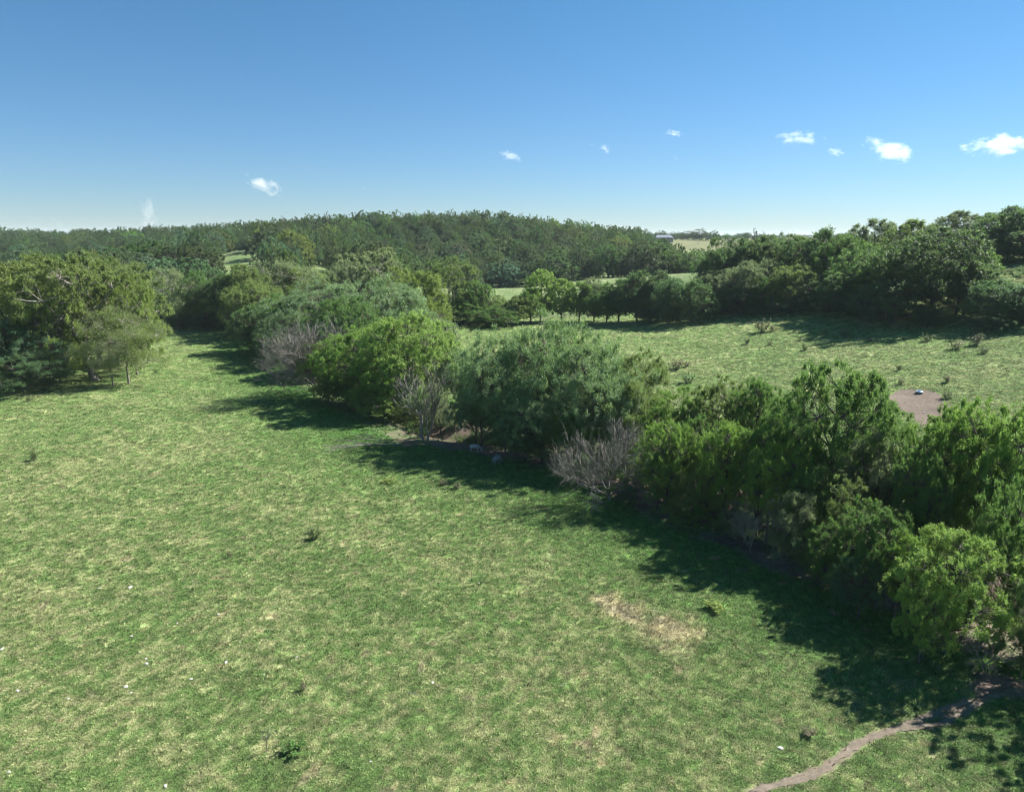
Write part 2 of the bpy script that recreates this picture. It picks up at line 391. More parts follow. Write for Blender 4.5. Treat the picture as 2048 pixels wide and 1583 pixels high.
def blob(name, c0, rx, ry, seed, lift=.035, colr=(.155,.122,.098), outline=None):
    rng = np.random.RandomState(seed); n, m = 48, 10
    V = [(c0[0], c0[1])]; 
    for k in range(1, m+1):
        for i in range(n):
            a = 2*math.pi*i/n; r = k/m*float(patch_radius((a+math.pi) % (2*math.pi)-math.pi))*(1+(rng.rand()-.5)*.12*(k == m))
            V.append((c0[0]+math.cos(a)*r, c0[1]+math.sin(a)*r))
    V = np.array(V); z = height(V[:,0], V[:,1])+lift
    T = np.array([(0, 1+i, 1+(i+1) % n) for i in range(n)])
    Q = np.array([(1+(k-1)*n+i, 1+k*n+i, 1+k*n+(i+1) % n, 1+(k-1)*n+(i+1) % n) for k in range(1, m) for i in range(n)])
    cc = np.ones((len(V), 4)); cc[:,:3] = np.array(colr)*(.9+.2*rng.rand(len(V),1))
    return tag(mk(name, np.concatenate([V, z[:,None]], 1), [T, Q], M_SOIL, smooth=True, attrs={'turf': ('POINT','FLOAT_COLOR',cc)}), kind='structure')
PR = (3.6, 9.0)
blob('dirt_patch', PATCH, PR[0], PR[1], 3)
# ------------------------------------------------------------------ scattering by geometry nodes
def scatter_group(name, sources):
    ng = bpy.data.node_groups.new(name, 'GeometryNodeTree')
    ng.interface.new_socket('Geometry', in_out='INPUT', socket_type='NodeSocketGeometry')
    ng.interface.new_socket('Geometry', in_out='OUTPUT', socket_type='NodeSocketGeometry')
    L = ng.links; gi = ng.nodes.new('NodeGroupInput'); go = ng.nodes.new('NodeGroupOutput')
    jn = ng.nodes.new('GeometryNodeJoinGeometry')
    for s in sources:
        oi = ng.nodes.new('GeometryNodeObjectInfo'); oi.inputs['Object'].default_value = s; oi.inputs['As Instance'].default_value = True
        L.new(oi.outputs['Geometry'], jn.inputs[0])
    ip = ng.nodes.new('GeometryNodeInstanceOnPoints'); ip.inputs['Pick Instance'].default_value = True
    def na(nm, typ):
        n = ng.nodes.new('GeometryNodeInputNamedAttribute'); n.data_type = typ; n.inputs['Name'].default_value = nm
        return n.outputs[0]
    er = ng.nodes.new('FunctionNodeEulerToRotation'); L.new(na('rot', 'FLOAT_VECTOR'), er.inputs[0])
    L.new(gi.outputs[0], ip.inputs['Points']); L.new(jn.outputs[0], ip.inputs['Instance'])
    L.new(na('pick', 'INT'), ip.inputs['Instance Index']); L.new(er.outputs[0], ip.inputs['Rotation']); L.new(na('scl', 'FLOAT_VECTOR'), ip.inputs['Scale'])
    L.new(ip.outputs[0], go.inputs[0]); return ng
def scatter(name, P, rot, scl, pick, sources, colr=None):
    at_ = {'rot': ('POINT','FLOAT_VECTOR',rot), 'scl': ('POINT','FLOAT_VECTOR',scl), 'pick': ('POINT','INT',pick)}
    if colr is not None: at_['turf'] = ('POINT','FLOAT_COLOR',np.concatenate([colr, np.ones((len(colr),1))], 1))
    me = bpy.data.meshes.new(name); me.vertices.add(len(P)); me.vertices.foreach_set('co', np.asarray(P, np.float32).ravel())
    for k, (dom, typ, arr) in at_.items():
        a = me.attributes.new(k, typ, dom)
        a.data.foreach_set({'FLOAT_VECTOR':'vector','INT':'value','FLOAT_COLOR':'color'}[typ], np.asarray(arr).ravel())
    o = bpy.data.objects.new(name, me); col.objects.link(o)
    md = o.modifiers.new('scatter', 'NODES'); md.node_group = scatter_group(name, sources)
    return o

# ------------------------------------------------------------------ grass tufts
def tuft_mesh(seed, nb=11, spread=.11, h=.085, w=.016, lean=.8):
    r = np.random.RandomState(seed); V = []; Fq = []; lv = []
    for i in range(nb):
        a = r.rand()*2*math.pi; rad = spread*math.sqrt(r.rand()); b = np.array((math.cos(a)*rad, math.sin(a)*rad, -.01))
        a2 = r.rand()*2*math.pi; ln = lean*(.3+r.rand()); hh = h*(.5+.8*r.rand()); d = np.array((math.cos(a2)*ln, math.sin(a2)*ln, 1)); d /= np.linalg.norm(d)
        s = np.array((-math.sin(a2), math.cos(a2), 0))*w*(.6+.8*r.rand())
        m = b + d*hh*.6; t = b + d*hh + np.array((math.cos(a2), math.sin(a2), -.3))*hh*.35
        k = len(V); V += [b-s, b+s, m+s*.8, m-s*.8, t]; Fq.append((k, k+1, k+2, k+3)); Fq.append((k+3, k+2, k+4, k+4))
        q = (r.rand(), r.rand(), 0, 1); lv += [q]*5
    quads = np.array([f for f in Fq if len(set(f)) == 4]); tris = np.array([f[:3] for f in Fq if len(set(f)) == 3])
    return mk('grass_tuft_source', np.array(V), [quads, tris], M_GRASS, attrs={'lv': ('POINT','FLOAT_COLOR',np.array(lv))}, link=False)
TUFTS = [tuft_mesh(i, lean=l, h=h_) for i, (l, h_) in enumerate(((.8,.085),(1.2,.075),(.6,.10),(1.5,.07)))]
rng = np.random.RandomState(11)
def tuft_points(n_try=520000):
    # spacing grows with distance, so far tufts are fewer and larger
    d = 29*np.exp(rng.rand(n_try)*math.log(285/29)); d = np.sort(d)
    keep = rng.rand(n_try) < np.clip(1.15 - .0012*d, .3, 1)
    d = d[keep]; half = d*.80+7; x = (rng.rand(len(d))*2-1)*half
    return x, d
tx, ty = tuft_points(int(560000*DENS) if 'DENS' in globals() else 560000)
soil, lush_shade, bare, sd = zones(tx, ty)
inpatch = np.hypot(tx-PATCH[0], ty-PATCH[1])/patch_radius(np.arctan2(ty-PATCH[1], tx-PATCH[0])) + (fbm(tx, ty, 1.6, 3, 88)-.5)*.6 < .93
keep = (rng.rand(len(tx)) > np.clip(soil*1.15, 0, 1)) & (rng.rand(len(tx)) > bare*.6) & ~inpatch
keep &= ~((sd > 2) & (sd < 16) & (rng.rand(len(tx)) < .5))
tx, ty, lush_shade = tx[keep], ty[keep], lush_shade[keep]; n = len(tx)
tz = height(tx, ty)
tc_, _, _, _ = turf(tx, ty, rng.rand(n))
tc_ = tc_*(.55+1.05*rng.rand(n))[:,None]
size = (ty/33)*(.62+.75*rng.rand(n))*(.8+.6*vnoise(tx, ty, 1.5, 70))
size = np.minimum(size, .9+ty*.014)
hs = np.minimum(size, 1.5+.5*rng.rand(n))*(1+.45*np.clip(lush_shade, 0, 1))
clump = (rng.rand(n) < .012)
hs[clump] *= 2.0; tc_[clump] *= .55
rot = np.stack([(rng.rand(n)-.5)*.3, (rng.rand(n)-.5)*.3, rng.rand(n)*6.28], 1)
gr = scatter('grass', np.stack([tx, ty, tz], 1), rot, np.stack([size, size, hs], 1), rng.randint(0, 4, n), TUFTS, tc_)
tag(gr, 'short grazed pasture grass, straw flecked and green, covering both fields', 'grass', kind='stuff')

# ------------------------------------------------------------------ trees
def crown(seed, kind, n_leaf, ll, H=15., W=12., base=.16, nl=11, per=26, spray=.85, lobe=(.17,.27), up=.35, droop=.0, flat=.85, link_trunk=True, thin=1.0):
    r = np.random.RandomState(seed)
    zc, rz, rw = H*(1+base)/2, H*(1-base)/2, W/2
    # lobes, spread out by best candidate
    C = [np.array((0, 0, zc+rz*.55))]
    while len(C) < nl:
        best = None
        for _ in range(14):
            v = r.normal(size=3); v /= np.linalg.norm(v); v *= (.35+.65*r.rand())**.5
            bl = 1+.75*max(0, -v[2]); q = np.array((v[0]*rw*.68*bl, v[1]*rw*.68*bl, zc+v[2]*rz*.74))
            dm = min(np.linalg.norm((q-c)*(1,1,.8)) for c in C)
            if best is None or dm > best[0]: best = (dm, q)
        C.append(best[1])
    C = np.array(C); R = W*(lobe[0]*.8+(lobe[1]*1.15-lobe[0]*.8)*r.rand(nl))
    cl = []; own = []
    for i in range(nl):
        k = 0; tries = 0
        while k < per and tries < per*6:
            tries += 1
            v = r.normal(size=3); v /= np.linalg.norm(v)
            if v[2] < -.55: continue
            p = C[i] + v*R[i]*(.68+.42*r.rand())*np.array((1,1,flat))
            if p[2] < H*base*.45: continue
            inside = [np.linalg.norm(p-C[j]) < R[j]*.6 for j in range(nl) if j != i]
            if any(inside) and r.rand() < .8: continue
            cl.append(p); own.append(i); k += 1
    cl = np.array(cl); own = np.array(own)
    ext = np.percentile(np.abs(cl[:,:2]), 97); sc_ = (rw-.35)/ext; cl[:,:2] *= sc_; C[:,:2] *= sc_
    top = np.percentile(cl[:,2], 99)+.25; zs = (H-.5-H*base*.45)/(top-H*base*.45)
    cl[:,2] = H*base*.45+(cl[:,2]-H*base*.45)*zs; C[:,2] = H*base*.45+(C[:,2]-H*base*.45)*zs
    # sprays and leaves
    nc = len(cl); ns = 9
    out = cl - np.array((0, 0, zc*.8)); out /= np.linalg.norm(out, axis=1, keepdims=True)
    loc_out = cl - C[own]; loc_out /= np.maximum(np.linalg.norm(loc_out, axis=1, keepdims=True), .01)
    rnd = r.normal(size=(nc, ns, 3)); rnd /= np.linalg.norm(rnd, axis=2, keepdims=True)
    sd_ = rnd*1.0 + .40*out[:,None] + .30*loc_out[:,None] + np.array((0,0,up*.8+.1)); sd_ /= np.linalg.norm(sd_, axis=2, keepdims=True)
    sl_ = spray*(.55+.9*r.rand(nc, ns))
    wt = .12+1.9*r.rand(nc)**1.6; wt /= wt.sum()
    ci = r.choice(nc, n_leaf, p=wt); si = r.randint(0, ns, n_leaf)
    t = r.rand(n_leaf)**.8; D = sd_[ci, si]
    P = cl[ci] + D*(sl_[ci, si]*t)[:,None] + r.normal(size=(n_leaf,3))*.19*spray + np.array((0,0,-1))*(t*t*spray*max(.10+droop, 0))[:,None]
    P[:,2] = np.maximum(P[:,2], .15)
    ld = D*.4 + r.normal(size=(n_leaf,3))*.55 + np.array((0,0,up*.2-droop*.5)); ld /= np.linalg.norm(ld, axis=1, keepdims=True)
    nn = out[ci]*.45 + np.array((.25,.1,.8)) + r.normal(size=(n_leaf,3))*.50
    s = np.cross(nn, ld); s /= np.maximum(np.linalg.norm(s, axis=1, keepdims=True), .01); nn = np.cross(ld, s)
    l = (ll*(.65+.7*r.rand(n_leaf)))[:,None]; w = l*.30
    fold = nn*w*.25
    V = np.stack([P, P+ld*l*.45+s*w+fold, P+ld*l, P+ld*l*.45-s*w+fold], 1).reshape(-1, 3)
    b = np.arange(n_leaf)*4; Q = np.stack([b, b+1, b+2, b+3], 1)
    cv = r.rand(nc); lobv = r.rand(nl)
    lv = np.stack([np.clip(.5*r.rand(n_leaf)+.35*cv[ci]+.25*lobv[own[ci]]-.1, 0, 1), .55*r.rand(n_leaf)+.45*r.rand(nc)[ci], cv[ci], np.ones(n_leaf)], 1)
    lv = np.repeat(lv, 4, 0)
    # wood
    S = []; tp = [np.array((0.,0,-.3))]; jx, jy = (r.rand(2)-.5)*W*.10
    for k in range(1, 8): tp.append(np.array((jx*k/7+(r.rand()-.5)*.25, jy*k/7+(r.rand()-.5)*.25, H*.74*k/7)))
    rad = lambda z: (.26*(1-z/(H*.85))+.04)*thin
    S.append((tp[0], tp[0]+(0,0,.6), .42*thin, .28*thin))
    for a, b_ in zip(tp[:-1], tp[1:]): S.append((a, b_, rad(max(a[2],0)), rad(b_[2])))
    for i in range(nl):
        hgt = np.clip(C[i][2]-.45*math.hypot(C[i][0], C[i][1])-1.0, H*.12, H*.7); k = hgt/(H*.74)*7; k0 = int(k); a = tp[k0]+(tp[min(k0+1,7)]-tp[k0])*(k-k0)
        m = (a+C[i])/2 + np.array((0,0,-.3)) + (r.rand(3)-.5)*.6; q0 = a
        for u in (.33,.66,1.0):
            q1 = a*(1-u)**2+2*m*u*(1-u)+C[i]*u*u; S.append((q0, q1, .11*thin*(1.15-u*.6), .11*thin*(.95-u*.6))); q0 = q1
    V1, Q1 = tubes(S, 7)
    S2 = []
    step = 1 if nc*thin < 260 else 2
    for j in range(0, nc, step):
        c0 = C[own[j]]; m = (c0+cl[j])/2+(r.rand(3)-.5)*.4
        S2.append((c0, m, .045*thin, .032*thin)); S2.append((m, cl[j], .032*thin, .015*thin))
        for q in range(2 if kind == 'sparse' else 0):
            S2.append((cl[j], cl[j]+sd_[j, q]*sl_[j, q], .018, .008))
    V2, Q2 = tubes(S2, 3)
    return V, Q, lv, np.concatenate([V1, V2]), np.concatenate([Q1, Q2+len(V1)])
LIB = {}; DIM = {}
def lib(key, n_leaf, ll, mat, barkm, **kw):
    WH = (kw.get('W', 12.), kw.get('H', 15.))
    V, Q, lv, TV, TQ = crown(abs(hash_str(key)) % 99991, kw.pop('kind', ''), n_leaf, ll, **kw)
    c_ = mk('crown', V, Q, mat, attrs={'lv': ('POINT','FLOAT_COLOR',lv)}, link=False)
    t_ = mk('trunk', TV, TQ, barkm, smooth=True, link=False)
    LIB[key] = (c_.data, t_.data); DIM[key] = WH
def hash_str(s):
    h = 7
    for ch in s: h = (h*31 + ord(ch)) & 0xffffff
    return h
LQ = 1.0
lib('maple0', 66000, .20, M_SILVER, M_BARK, W=16., H=14., nl=22, per=34, spray=.70, up=.55, droop=-.22, base=.20)
lib('maple1', 62000, .20, M_SILVER, M_BARK, W=16., H=14., nl=20, per=36, spray=.70, up=.55, droop=-.22, base=.22)
lib('elder0', 60000, .20, M_LEAF, M_BARK, W=14., H=14., nl=19, per=38, spray=.50, lobe=(.14,.22), droop=.1, base=.26)
lib('elder1', 60000, .20, M_LEAF, M_BARK, W=14., H=14., nl=22, per=34, spray=.50, lobe=(.12,.20), droop=.1, base=.24)
lib('elder2', 54000, .21, M_LEAF, M_BARK, W=14., H=14., nl=17, per=36, spray=.55, lobe=(.15,.23), droop=-.05, base=.2)
lib('shrub0', 30000, .20, M_LEAF, M_BARK, nl=10, per=22, spray=.7, lobe=(.16,.26), base=.02, thin=.5)
lib('shrub1', 24000, .20, M_LEAF, M_BARK, nl=12, per=16, spray=.9, lobe=(.13,.22), base=.02, thin=.5, up=.5)
lib('sparse0', 20000, .20, M_LEAF, M_PALE, kind='sparse', nl=13, per=20, spray=1.2, base=.12, thin=.6)
lib('cotton0', 52000, .29, M_LEAF, M_PALE, W=18., H=18., nl=26, per=18, spray=.65, lobe=(.12,.19), base=.05, up=.3, thin=1.2)
lib('cotton1', 50000, .29, M_LEAF, M_PALE, W=18., H=18., nl=22, per=18, spray=.7, lobe=(.13,.21), base=.06, up=.4, thin=1.2)
lib('mid0', 40000, .28, M_LEAF, M_BARK, W=14., H=13., nl=20, per=44, spray=.6, lobe=(.15,.23), base=.04)
lib('mid1', 40000, .28, M_LEAF, M_BARK, W=14., H=13., nl=17, per=50, spray=.6, lobe=(.17,.25), base=.02)
lib('mid2', 32000, .28, M_LEAF, M_BARK, nl=20, per=34, spray=.55, lobe=(.12,.2), base=.06)
lib('midmaple', 30000, .28, M_SILVER, M_BARK, W=14., H=13., nl=18, per=24, spray=.6, up=.5, base=.05)
lib('midsparse', 7000, .34, M_LEAF, M_PALE, kind='sparse', nl=13, per=18, spray=1.2, base=.2)
lib('lean', 46000, .29, M_LEAF, M_PALE, W=18., H=18., nl=22, per=18, spray=.65, lobe=(.13,.20), base=.52, thin=2.1)
for i in range(5):
    lib('far%d' % i, 12000, .50, M_FAR, M_BARK, W=15., H=13., nl=8+i, per=40, spray=.40, lobe=(.20,.30), base=.03, up=0, flat=1.0)

def tree(x, y, ztop, w, kind, rgb, label, group, name='tree', rz=None, tilt=0., zfoot=None, cat='tree', stretch=1.0):
    z0 = hz(x, y) if zfoot is None else zfoot
    h = max(ztop-z0, 1.5)
    e = empty(name, (x, y, z0-.05), 0)
    rr = random.Random(label+str(round(x, 2)))
    e.rotation_euler = (0, tilt, rr.random()*6.28 if rz is None else rz)
    if tilt: e.rotation_euler = (Matrix.Rotation(tilt, 3, 'Y') @ Matrix.Rotation(rr.random()*6.28, 3, 'Z')).to_euler()
    e.scale = (w/DIM[kind][0], w/DIM[kind][0]*stretch, h/DIM[kind][1])
    cm, tm = LIB[kind]
    t = bpy.data.objects.new('trunk', tm); c_ = bpy.data.objects.new('crown', cm)
    for o in (t, c_): col.objects.link(o); o.parent = e
    v = .92+.16*rr.random()
    c_.color = (rgb[0]*v, rgb[1]*v, rgb[2]*v, 1)
    return tag(e, label, cat, group)
def T(px, d, top, w, kind, rgb, label, group=None, name='tree', **kw):
    """a tree d units ahead whose crown tops out at photo row `top` and is w photo pixels wide"""
    d = d*K; p = at(px, top, d); wm = w/F*(d*math.cos(PITCH)+(EYE-6)*math.sin(PITCH))
    return tree(p[0], p[1], p[2], wm, kind, rgb, label, group, name, **kw)

# foliage colours (linear albedo)
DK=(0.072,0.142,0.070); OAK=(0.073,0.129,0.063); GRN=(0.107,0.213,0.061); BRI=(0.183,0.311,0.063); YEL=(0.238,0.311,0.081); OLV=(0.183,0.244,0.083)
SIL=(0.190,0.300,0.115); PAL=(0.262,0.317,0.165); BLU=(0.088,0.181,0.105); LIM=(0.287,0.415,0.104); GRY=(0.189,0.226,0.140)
# ------------------------------------------------------------------ the near trees
GL = 'cottonwoods and brush at the left edge of the pasture'
T(30,126,513,250,'cotton0',(.19,.235,.075),'yellow-green cottonwood cut by the left edge of the photo, crown rising over the dark brush',GL)
T(-70,122,520,230,'cotton1',YEL,'cottonwood at the far left, mostly outside the photo',GL)
T(158,121,512,215,'lean',(.19,.235,.080),'tall yellow-green cottonwood with a thick pale trunk leaning left',GL,tilt=-.27,rz=0)
T(172,140,505,225,'cotton1',OLV,'tall yellow-green cottonwood rising behind the leaning one',GL)
T(110,139,560,160,'mid1',DK,'dark tree filling the gap behind the leaning trunk',GL)
T(222,138,590,110,'mid0',OLV,'olive tree behind the bare limbs of the thin grey-green tree',GL)
T(212,136,514,190,'cotton0',OLV,'broad olive cottonwood forming the right shoulder of the left clump',GL)
T(60,150,508,200,'cotton1',OLV,'cottonwood crown behind the left clump, tops only showing',GL)
T(95,118,575,130,'cotton1',YEL,'mid-height yellow-green tree in front of the leaning trunk crown',GL)
T(240,118,612,160,'sparse0',OLV,'thin grey-green tree with bare limbs reaching right over the grass',GL)
T(214,116,672,88,'sparse0',PAL,'small twiggy grey bush at the right foot of the left clump',GL,name='bush',cat='bush')
T(252,126,548,105,'cotton1',YEL,'light green crown hanging at the right edge of the left clump',GL)
T(10,114,640,180,'elder0',BLU,'dark blue-green low tree at the left photo edge',GL)
T(85,115,672,135,'shrub0',BLU,'round dark blue-green bush left of the leaning trunk',GL,name='bush',cat='bush')
T(35,111,705,170,'shrub1',DK,'low dark brush spilling onto the grass at the far left',GL,name='bush',cat='bush')
T(-40,112,700,110,'shrub0',DK,'dark brush just outside the left photo edge',GL,name='bush',cat='bush')

GF = 'trees of the far creek belt'
for i,(px,d,top,w) in enumerate(((325,196,625,50),(365,194,628,50),(410,192,622,60),(455,190,625,60),(490,184,622,60),(425,205,590,80),(350,208,590,80),(470,200,580,90),(385,203,600,70))):
    T(px,d,top,w,'mid1',DK,'dark undergrowth at the head of the left pasture, '+('far left end','left of the pale tree foot','beneath the green tree','beneath the dark round tree','at the belt bend','second row, centre','second row, left','second row, right','between two pale trunks')[i],GF,name='bush',cat='bush')
T(345,193,535,92,'midsparse',PAL,'pale grey-green tree at the far end of the left pasture, right of the left clump',GF)
T(318,207,553,80,'mid0',BRI,'bright green crown peeping between left clump and the pale grey-green tree',GF)
T(398,197,541,84,'mid1',GRN,'green tree at the head of the pasture, right of the pale grey-green one',GF)
T(437,192,548,96,'mid1',DK,'dark green round tree at the head of the pasture with trunks in deep shade',GF)
T(300,200,575,70,'mid0',DK,'dark tree behind the right end of the left clump',GF)
T(478,190,527,120,'mid2',OLV,'olive tree left of the pale spiky cottonwoods',GF)
T(560,205,520,120,'midsparse',PAL,'pale spiky cottonwood with limbs showing through, left of two',GF)
T(562,206,528,105,'mid2',YEL,'yellow-green crown filling in behind the pale spiky cottonwoods',GF)
T(622,212,533,100,'midsparse',PAL,'pale spiky cottonwood with dark forked limbs, right of two',GF)
T(628,214,545,110,'mid0',YEL,'yellow-green crown behind the forked pale cottonwood',GF)
T(370,215,556,90,'mid2',DK,'dark crown closing the view at the end of the pasture',GF)
T(505,172,568,110,'mid0',OLV,'olive rounded tree at the bend of the creek belt',GF)
T(555,165,585,110,'mid1',GRN,'green tree beneath the silver maple in the creek belt',GF)
T(735,182,497,165,'cotton0',PAL,'tall pale yellow-green cottonwood above the middle of the belt, clear against the dark hill',GF)
T(700,190,520,90,'midmaple',PAL,'pale grey-green top left of the tall cottonwood',GF)
T(790,178,535,110,'cotton1',YEL,'yellow-green shoulder right of the tall pale cottonwood',GF)
T(845,168,540,105,'mid2',YEL,'yellow cottonwood with a drooping right side beside the darker silver-leaved trees',GF)
T(905,203,514,110,'cotton1',OLV,'open yellow-green cottonwood with pale trunk showing, standing alone before the dark hill',GF)
T(950,203,560,80,'mid0',GRN,'green tree right of the open cottonwood, by the little meadow',GF)

GB = 'trees of the creek belt'
T(640,150,566,200,'maple0',SIL,'silver-leaved maple spreading over the belt, its leaves flashing white',GB)
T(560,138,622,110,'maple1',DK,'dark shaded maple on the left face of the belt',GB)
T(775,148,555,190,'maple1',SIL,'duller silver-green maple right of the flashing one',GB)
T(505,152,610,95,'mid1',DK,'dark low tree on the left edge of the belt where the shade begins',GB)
T(530,142,680,80,'shrub0',DK,'dark brush at the foot of the belt left of the big dead tree',GB,name='bush',cat='bush')
T(665,126,608,130,'mid0',GRN,'soft green crown behind the bright green box elders',GB)
T(705,133,598,100,'elder2',GRN,'grey-green crown in the gap above the bright box elders',GB)
T(645,107,680,105,'elder1',BRI,'bright green box elder crowding the grey dead branches',GB)
T(715,103,658,165,'elder0',BRI,'bright green box elder, leftmost full crown of the sunny clump',GB)
T(815,99,622,185,'elder1',LIM,'tallest bright yellow-green box elder in the middle of the belt',GB)
T(765,96,705,150,'elder2',BRI,'bright green box elder with dark hollow beneath, front of the sunny clump',GB)
T(690,104,742,100,'elder0',GRN,'lower green crown hanging over the shaded grass',GB)
T(768,94,790,100,'elder1',LIM,'small yellow-green tree over the fallen dead limbs',GB)
T(882,128,636,75,'midmaple',PAL,'greyish green tree behind the bright box elders, beside the right field',GB)
T(935,122,712,80,'mid0',GRY,'grey-green low tree in the gap before the big maple',GB)
T(915,100,702,100,'maple1',BLU,'blue-green maple left shoulder of the great central maple',GB)
T(870,93,770,70,'shrub1',PAL,'thin pale green shrub between the grey trunks',GB,name='bush',cat='bush')
T(1005,82,668,185,'maple0',SIL,'left third of the great silver-green maple clump in the middle',GB)
T(1090,82,634,225,'maple1',SIL,'tallest of the great silver-green maples in the centre of the photo',GB)
T(1190,76,685,215,'maple0',SIL,'right-hand silver-green maple of the central clump',GB)
T(1275,78,705,130,'elder0',OLV,'olive-yellow tree at the right shoulder of the central maples',GB)
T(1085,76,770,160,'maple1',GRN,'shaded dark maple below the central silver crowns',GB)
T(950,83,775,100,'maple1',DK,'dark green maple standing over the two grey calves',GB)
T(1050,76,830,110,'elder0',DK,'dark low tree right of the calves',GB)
T(1130,90,652,120,'elder2',GRN,'green tree rising just behind the central maples',GB)
T(1275,72,765,150,'shrub1',OLV,'olive fine-leaved tree behind the grey dead fan of branches',GB)
T(1365,69,772,150,'elder2',BRI,'bright green tree right of the grey dead fan',GB)
T(1445,67,762,150,'elder0',OLV,'olive-green tree with narrow top standing against the right field',GB)
T(1515,66,752,120,'elder1',GRN,'green tree just left of the tall ash',GB)
T(1340,62,840,120,'elder1',BRI,'lower bright green crown before the dark trunks',GB)
T(1420,60,860,140,'shrub0',OLV,'yellowish shrubby crown over the dark gap',GB)
T(1320,61,900,90,'shrub1',GRN,'loose green shrub at the right side of the dead fan',GB,name='bush',cat='bush')
T(1680,56,720,215,'elder1',GRN,'tall dark-hearted ash, highest crown of the near right belt',GB)
T(1760,59,790,140,'elder0',GRN,'green crown filling the right side of the tall ash',GB)
T(1605,56,800,100,'elder2',GRN,'left limb crown of the tall ash standing over the bare trunks',GB)
T(1530,57,850,110,'elder1',GRN,'shaded tree with dark trunks left of the tall ash',GB)
T(1770,52,868,160,'elder2',GRY,'grey-green crown beneath the tall ash with bare twigs in it',GB)
T(1690,49,950,140,'shrub0',OLV,'yellow-green shrubby tree under the ash',GB)
T(1590,49,985,110,'shrub1',GRY,'thin greyish shrub before the dark gap in the near belt',GB,name='bush',cat='bush')
T(1935,50,812,200,'elder1',BRI,'bright walnut crown below the bare dirt patch at the right',GB)
T(2040,47,800,210,'elder0',BRI,'large bright walnut cut by the right photo edge',GB)
T(1870,47,900,120,'elder0',GRN,'green shaded crown between ash and walnut',GB)
T(1775,43.5,1010,150,'elder0',GRN,'blue-green sumac-leaved tree in the near right belt',GB)
T(1730,42,1110,110,'elder1',BLU,'low dark blue-green tree whose shade falls across the grass',GB)
T(1925,38,1058,215,'elder1',LIM,'bright lime-green box elder, nearest full crown at the lower right',GB)
T(1860,37,1150,120,'elder2',LIM,'lime-green lower lobe tree left of the nearest box elder',GB)
T(2050,40,960,150,'elder2',GRN,'green tree behind the lime box elder at the right photo edge',GB)
T(2075,35.5,1150,120,'shrub0',DK,'dark brush at the right photo edge beside the nearest box elder',GB,name='bush',cat='bush')
T(2000,46,900,160,'shrub1',GRN,'thin green undergrowth between the walnuts',GB,name='bush',cat='bush')
# under storey brush along the near edge
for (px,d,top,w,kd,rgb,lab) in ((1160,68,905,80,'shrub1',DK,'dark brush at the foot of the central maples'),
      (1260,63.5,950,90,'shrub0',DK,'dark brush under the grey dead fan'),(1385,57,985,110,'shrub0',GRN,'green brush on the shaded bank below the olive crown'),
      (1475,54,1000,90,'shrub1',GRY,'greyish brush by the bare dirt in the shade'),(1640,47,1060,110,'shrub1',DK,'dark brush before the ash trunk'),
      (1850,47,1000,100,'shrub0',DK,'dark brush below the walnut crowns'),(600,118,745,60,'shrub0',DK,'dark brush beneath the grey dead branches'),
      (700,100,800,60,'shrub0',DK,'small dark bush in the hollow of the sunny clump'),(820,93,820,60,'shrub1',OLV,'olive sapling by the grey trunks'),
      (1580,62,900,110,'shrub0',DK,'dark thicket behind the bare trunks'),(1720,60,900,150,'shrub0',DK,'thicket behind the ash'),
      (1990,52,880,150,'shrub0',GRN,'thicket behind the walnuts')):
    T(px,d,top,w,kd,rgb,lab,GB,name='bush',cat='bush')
for (px,d,top,w,kd,rgb,lab) in ((1010,79,800,100,'elder1',DK,'dark green tree at the front of the central maples, left'),(1085,75,832,90,'shrub0',BLU,'blue-green bush at the front of the central maples'),
      (1150,73,820,110,'elder0',GRN,'green tree between central maples and dead fan'),(880,90,800,70,'elder2',GRY,'grey-green crown around the pale trunks'),
      (655,103,760,80,'elder1',BRI,'bright low crown at the left front of the sunny clump'),(725,97,772,90,'elder0',BRI,'bright low crown at the front of the sunny clump'),
      (610,120,700,80,'elder2',GRN,'green crown behind the dead fan base'),(545,131,665,70,'mid1',DK,'dark round crown on the left face of the belt, upper'),
      (570,150,600,110,'mid1',GRN,'green crown above the dark left face of the belt'),(1395,63,830,120,'elder2',GRN,'green crown on the front of the near belt, left'),
      (1460,59,840,130,'elder1',BRI,'sunlit green crown on the front of the near belt, middle'),(1550,54,880,120,'elder0',BRI,'green crown on the front of the near belt, right'),
      (1640,51,930,120,'elder1',GRN,'green crown before the ash, left side'),(1560,62,790,100,'elder0',GRN,'crown linking the olive trees and the ash'),
      (1800,54,850,150,'elder1',GRN,'green crown between ash and walnuts'),(1880,52,850,120,'elder0',BRI,'bright crown left of the first walnut'),
      (1810,42,1060,120,'elder1',BRI,'green tree left behind the lime box elder'),(1660,46,1040,110,'elder2',GRN,'dark crown at the front below the ash'),
      (500,180,560,110,'mid0',OLV,'olive crown on the belt bend, left'),(1235,74,730,110,'maple1',SIL,'silver crown low on the right of the central maples'),
      (962,86,705,100,'maple0',SIL,'small silver crown at the left of the central maples'),(690,128,590,120,'elder1',GRN,'crown above the sunny clump, left'),(850,116,640,120,'elder0',BRI,'bright crown at the right end of the sunny clump')):
    T(px,d,top,w,kd,rgb,lab,GB)
# beyond the right edge of the photo: these throw the shade in its lower right corner
for (x,y,zt,w,lab) in ((43,44,13,11,'box elder beyond the lower right corner, its shade on the grass'),(38,35,10,9,'smaller box elder outside the lower right corner')):
    tree(x,y,zt,w,'elder0',GRN,lab,GB)

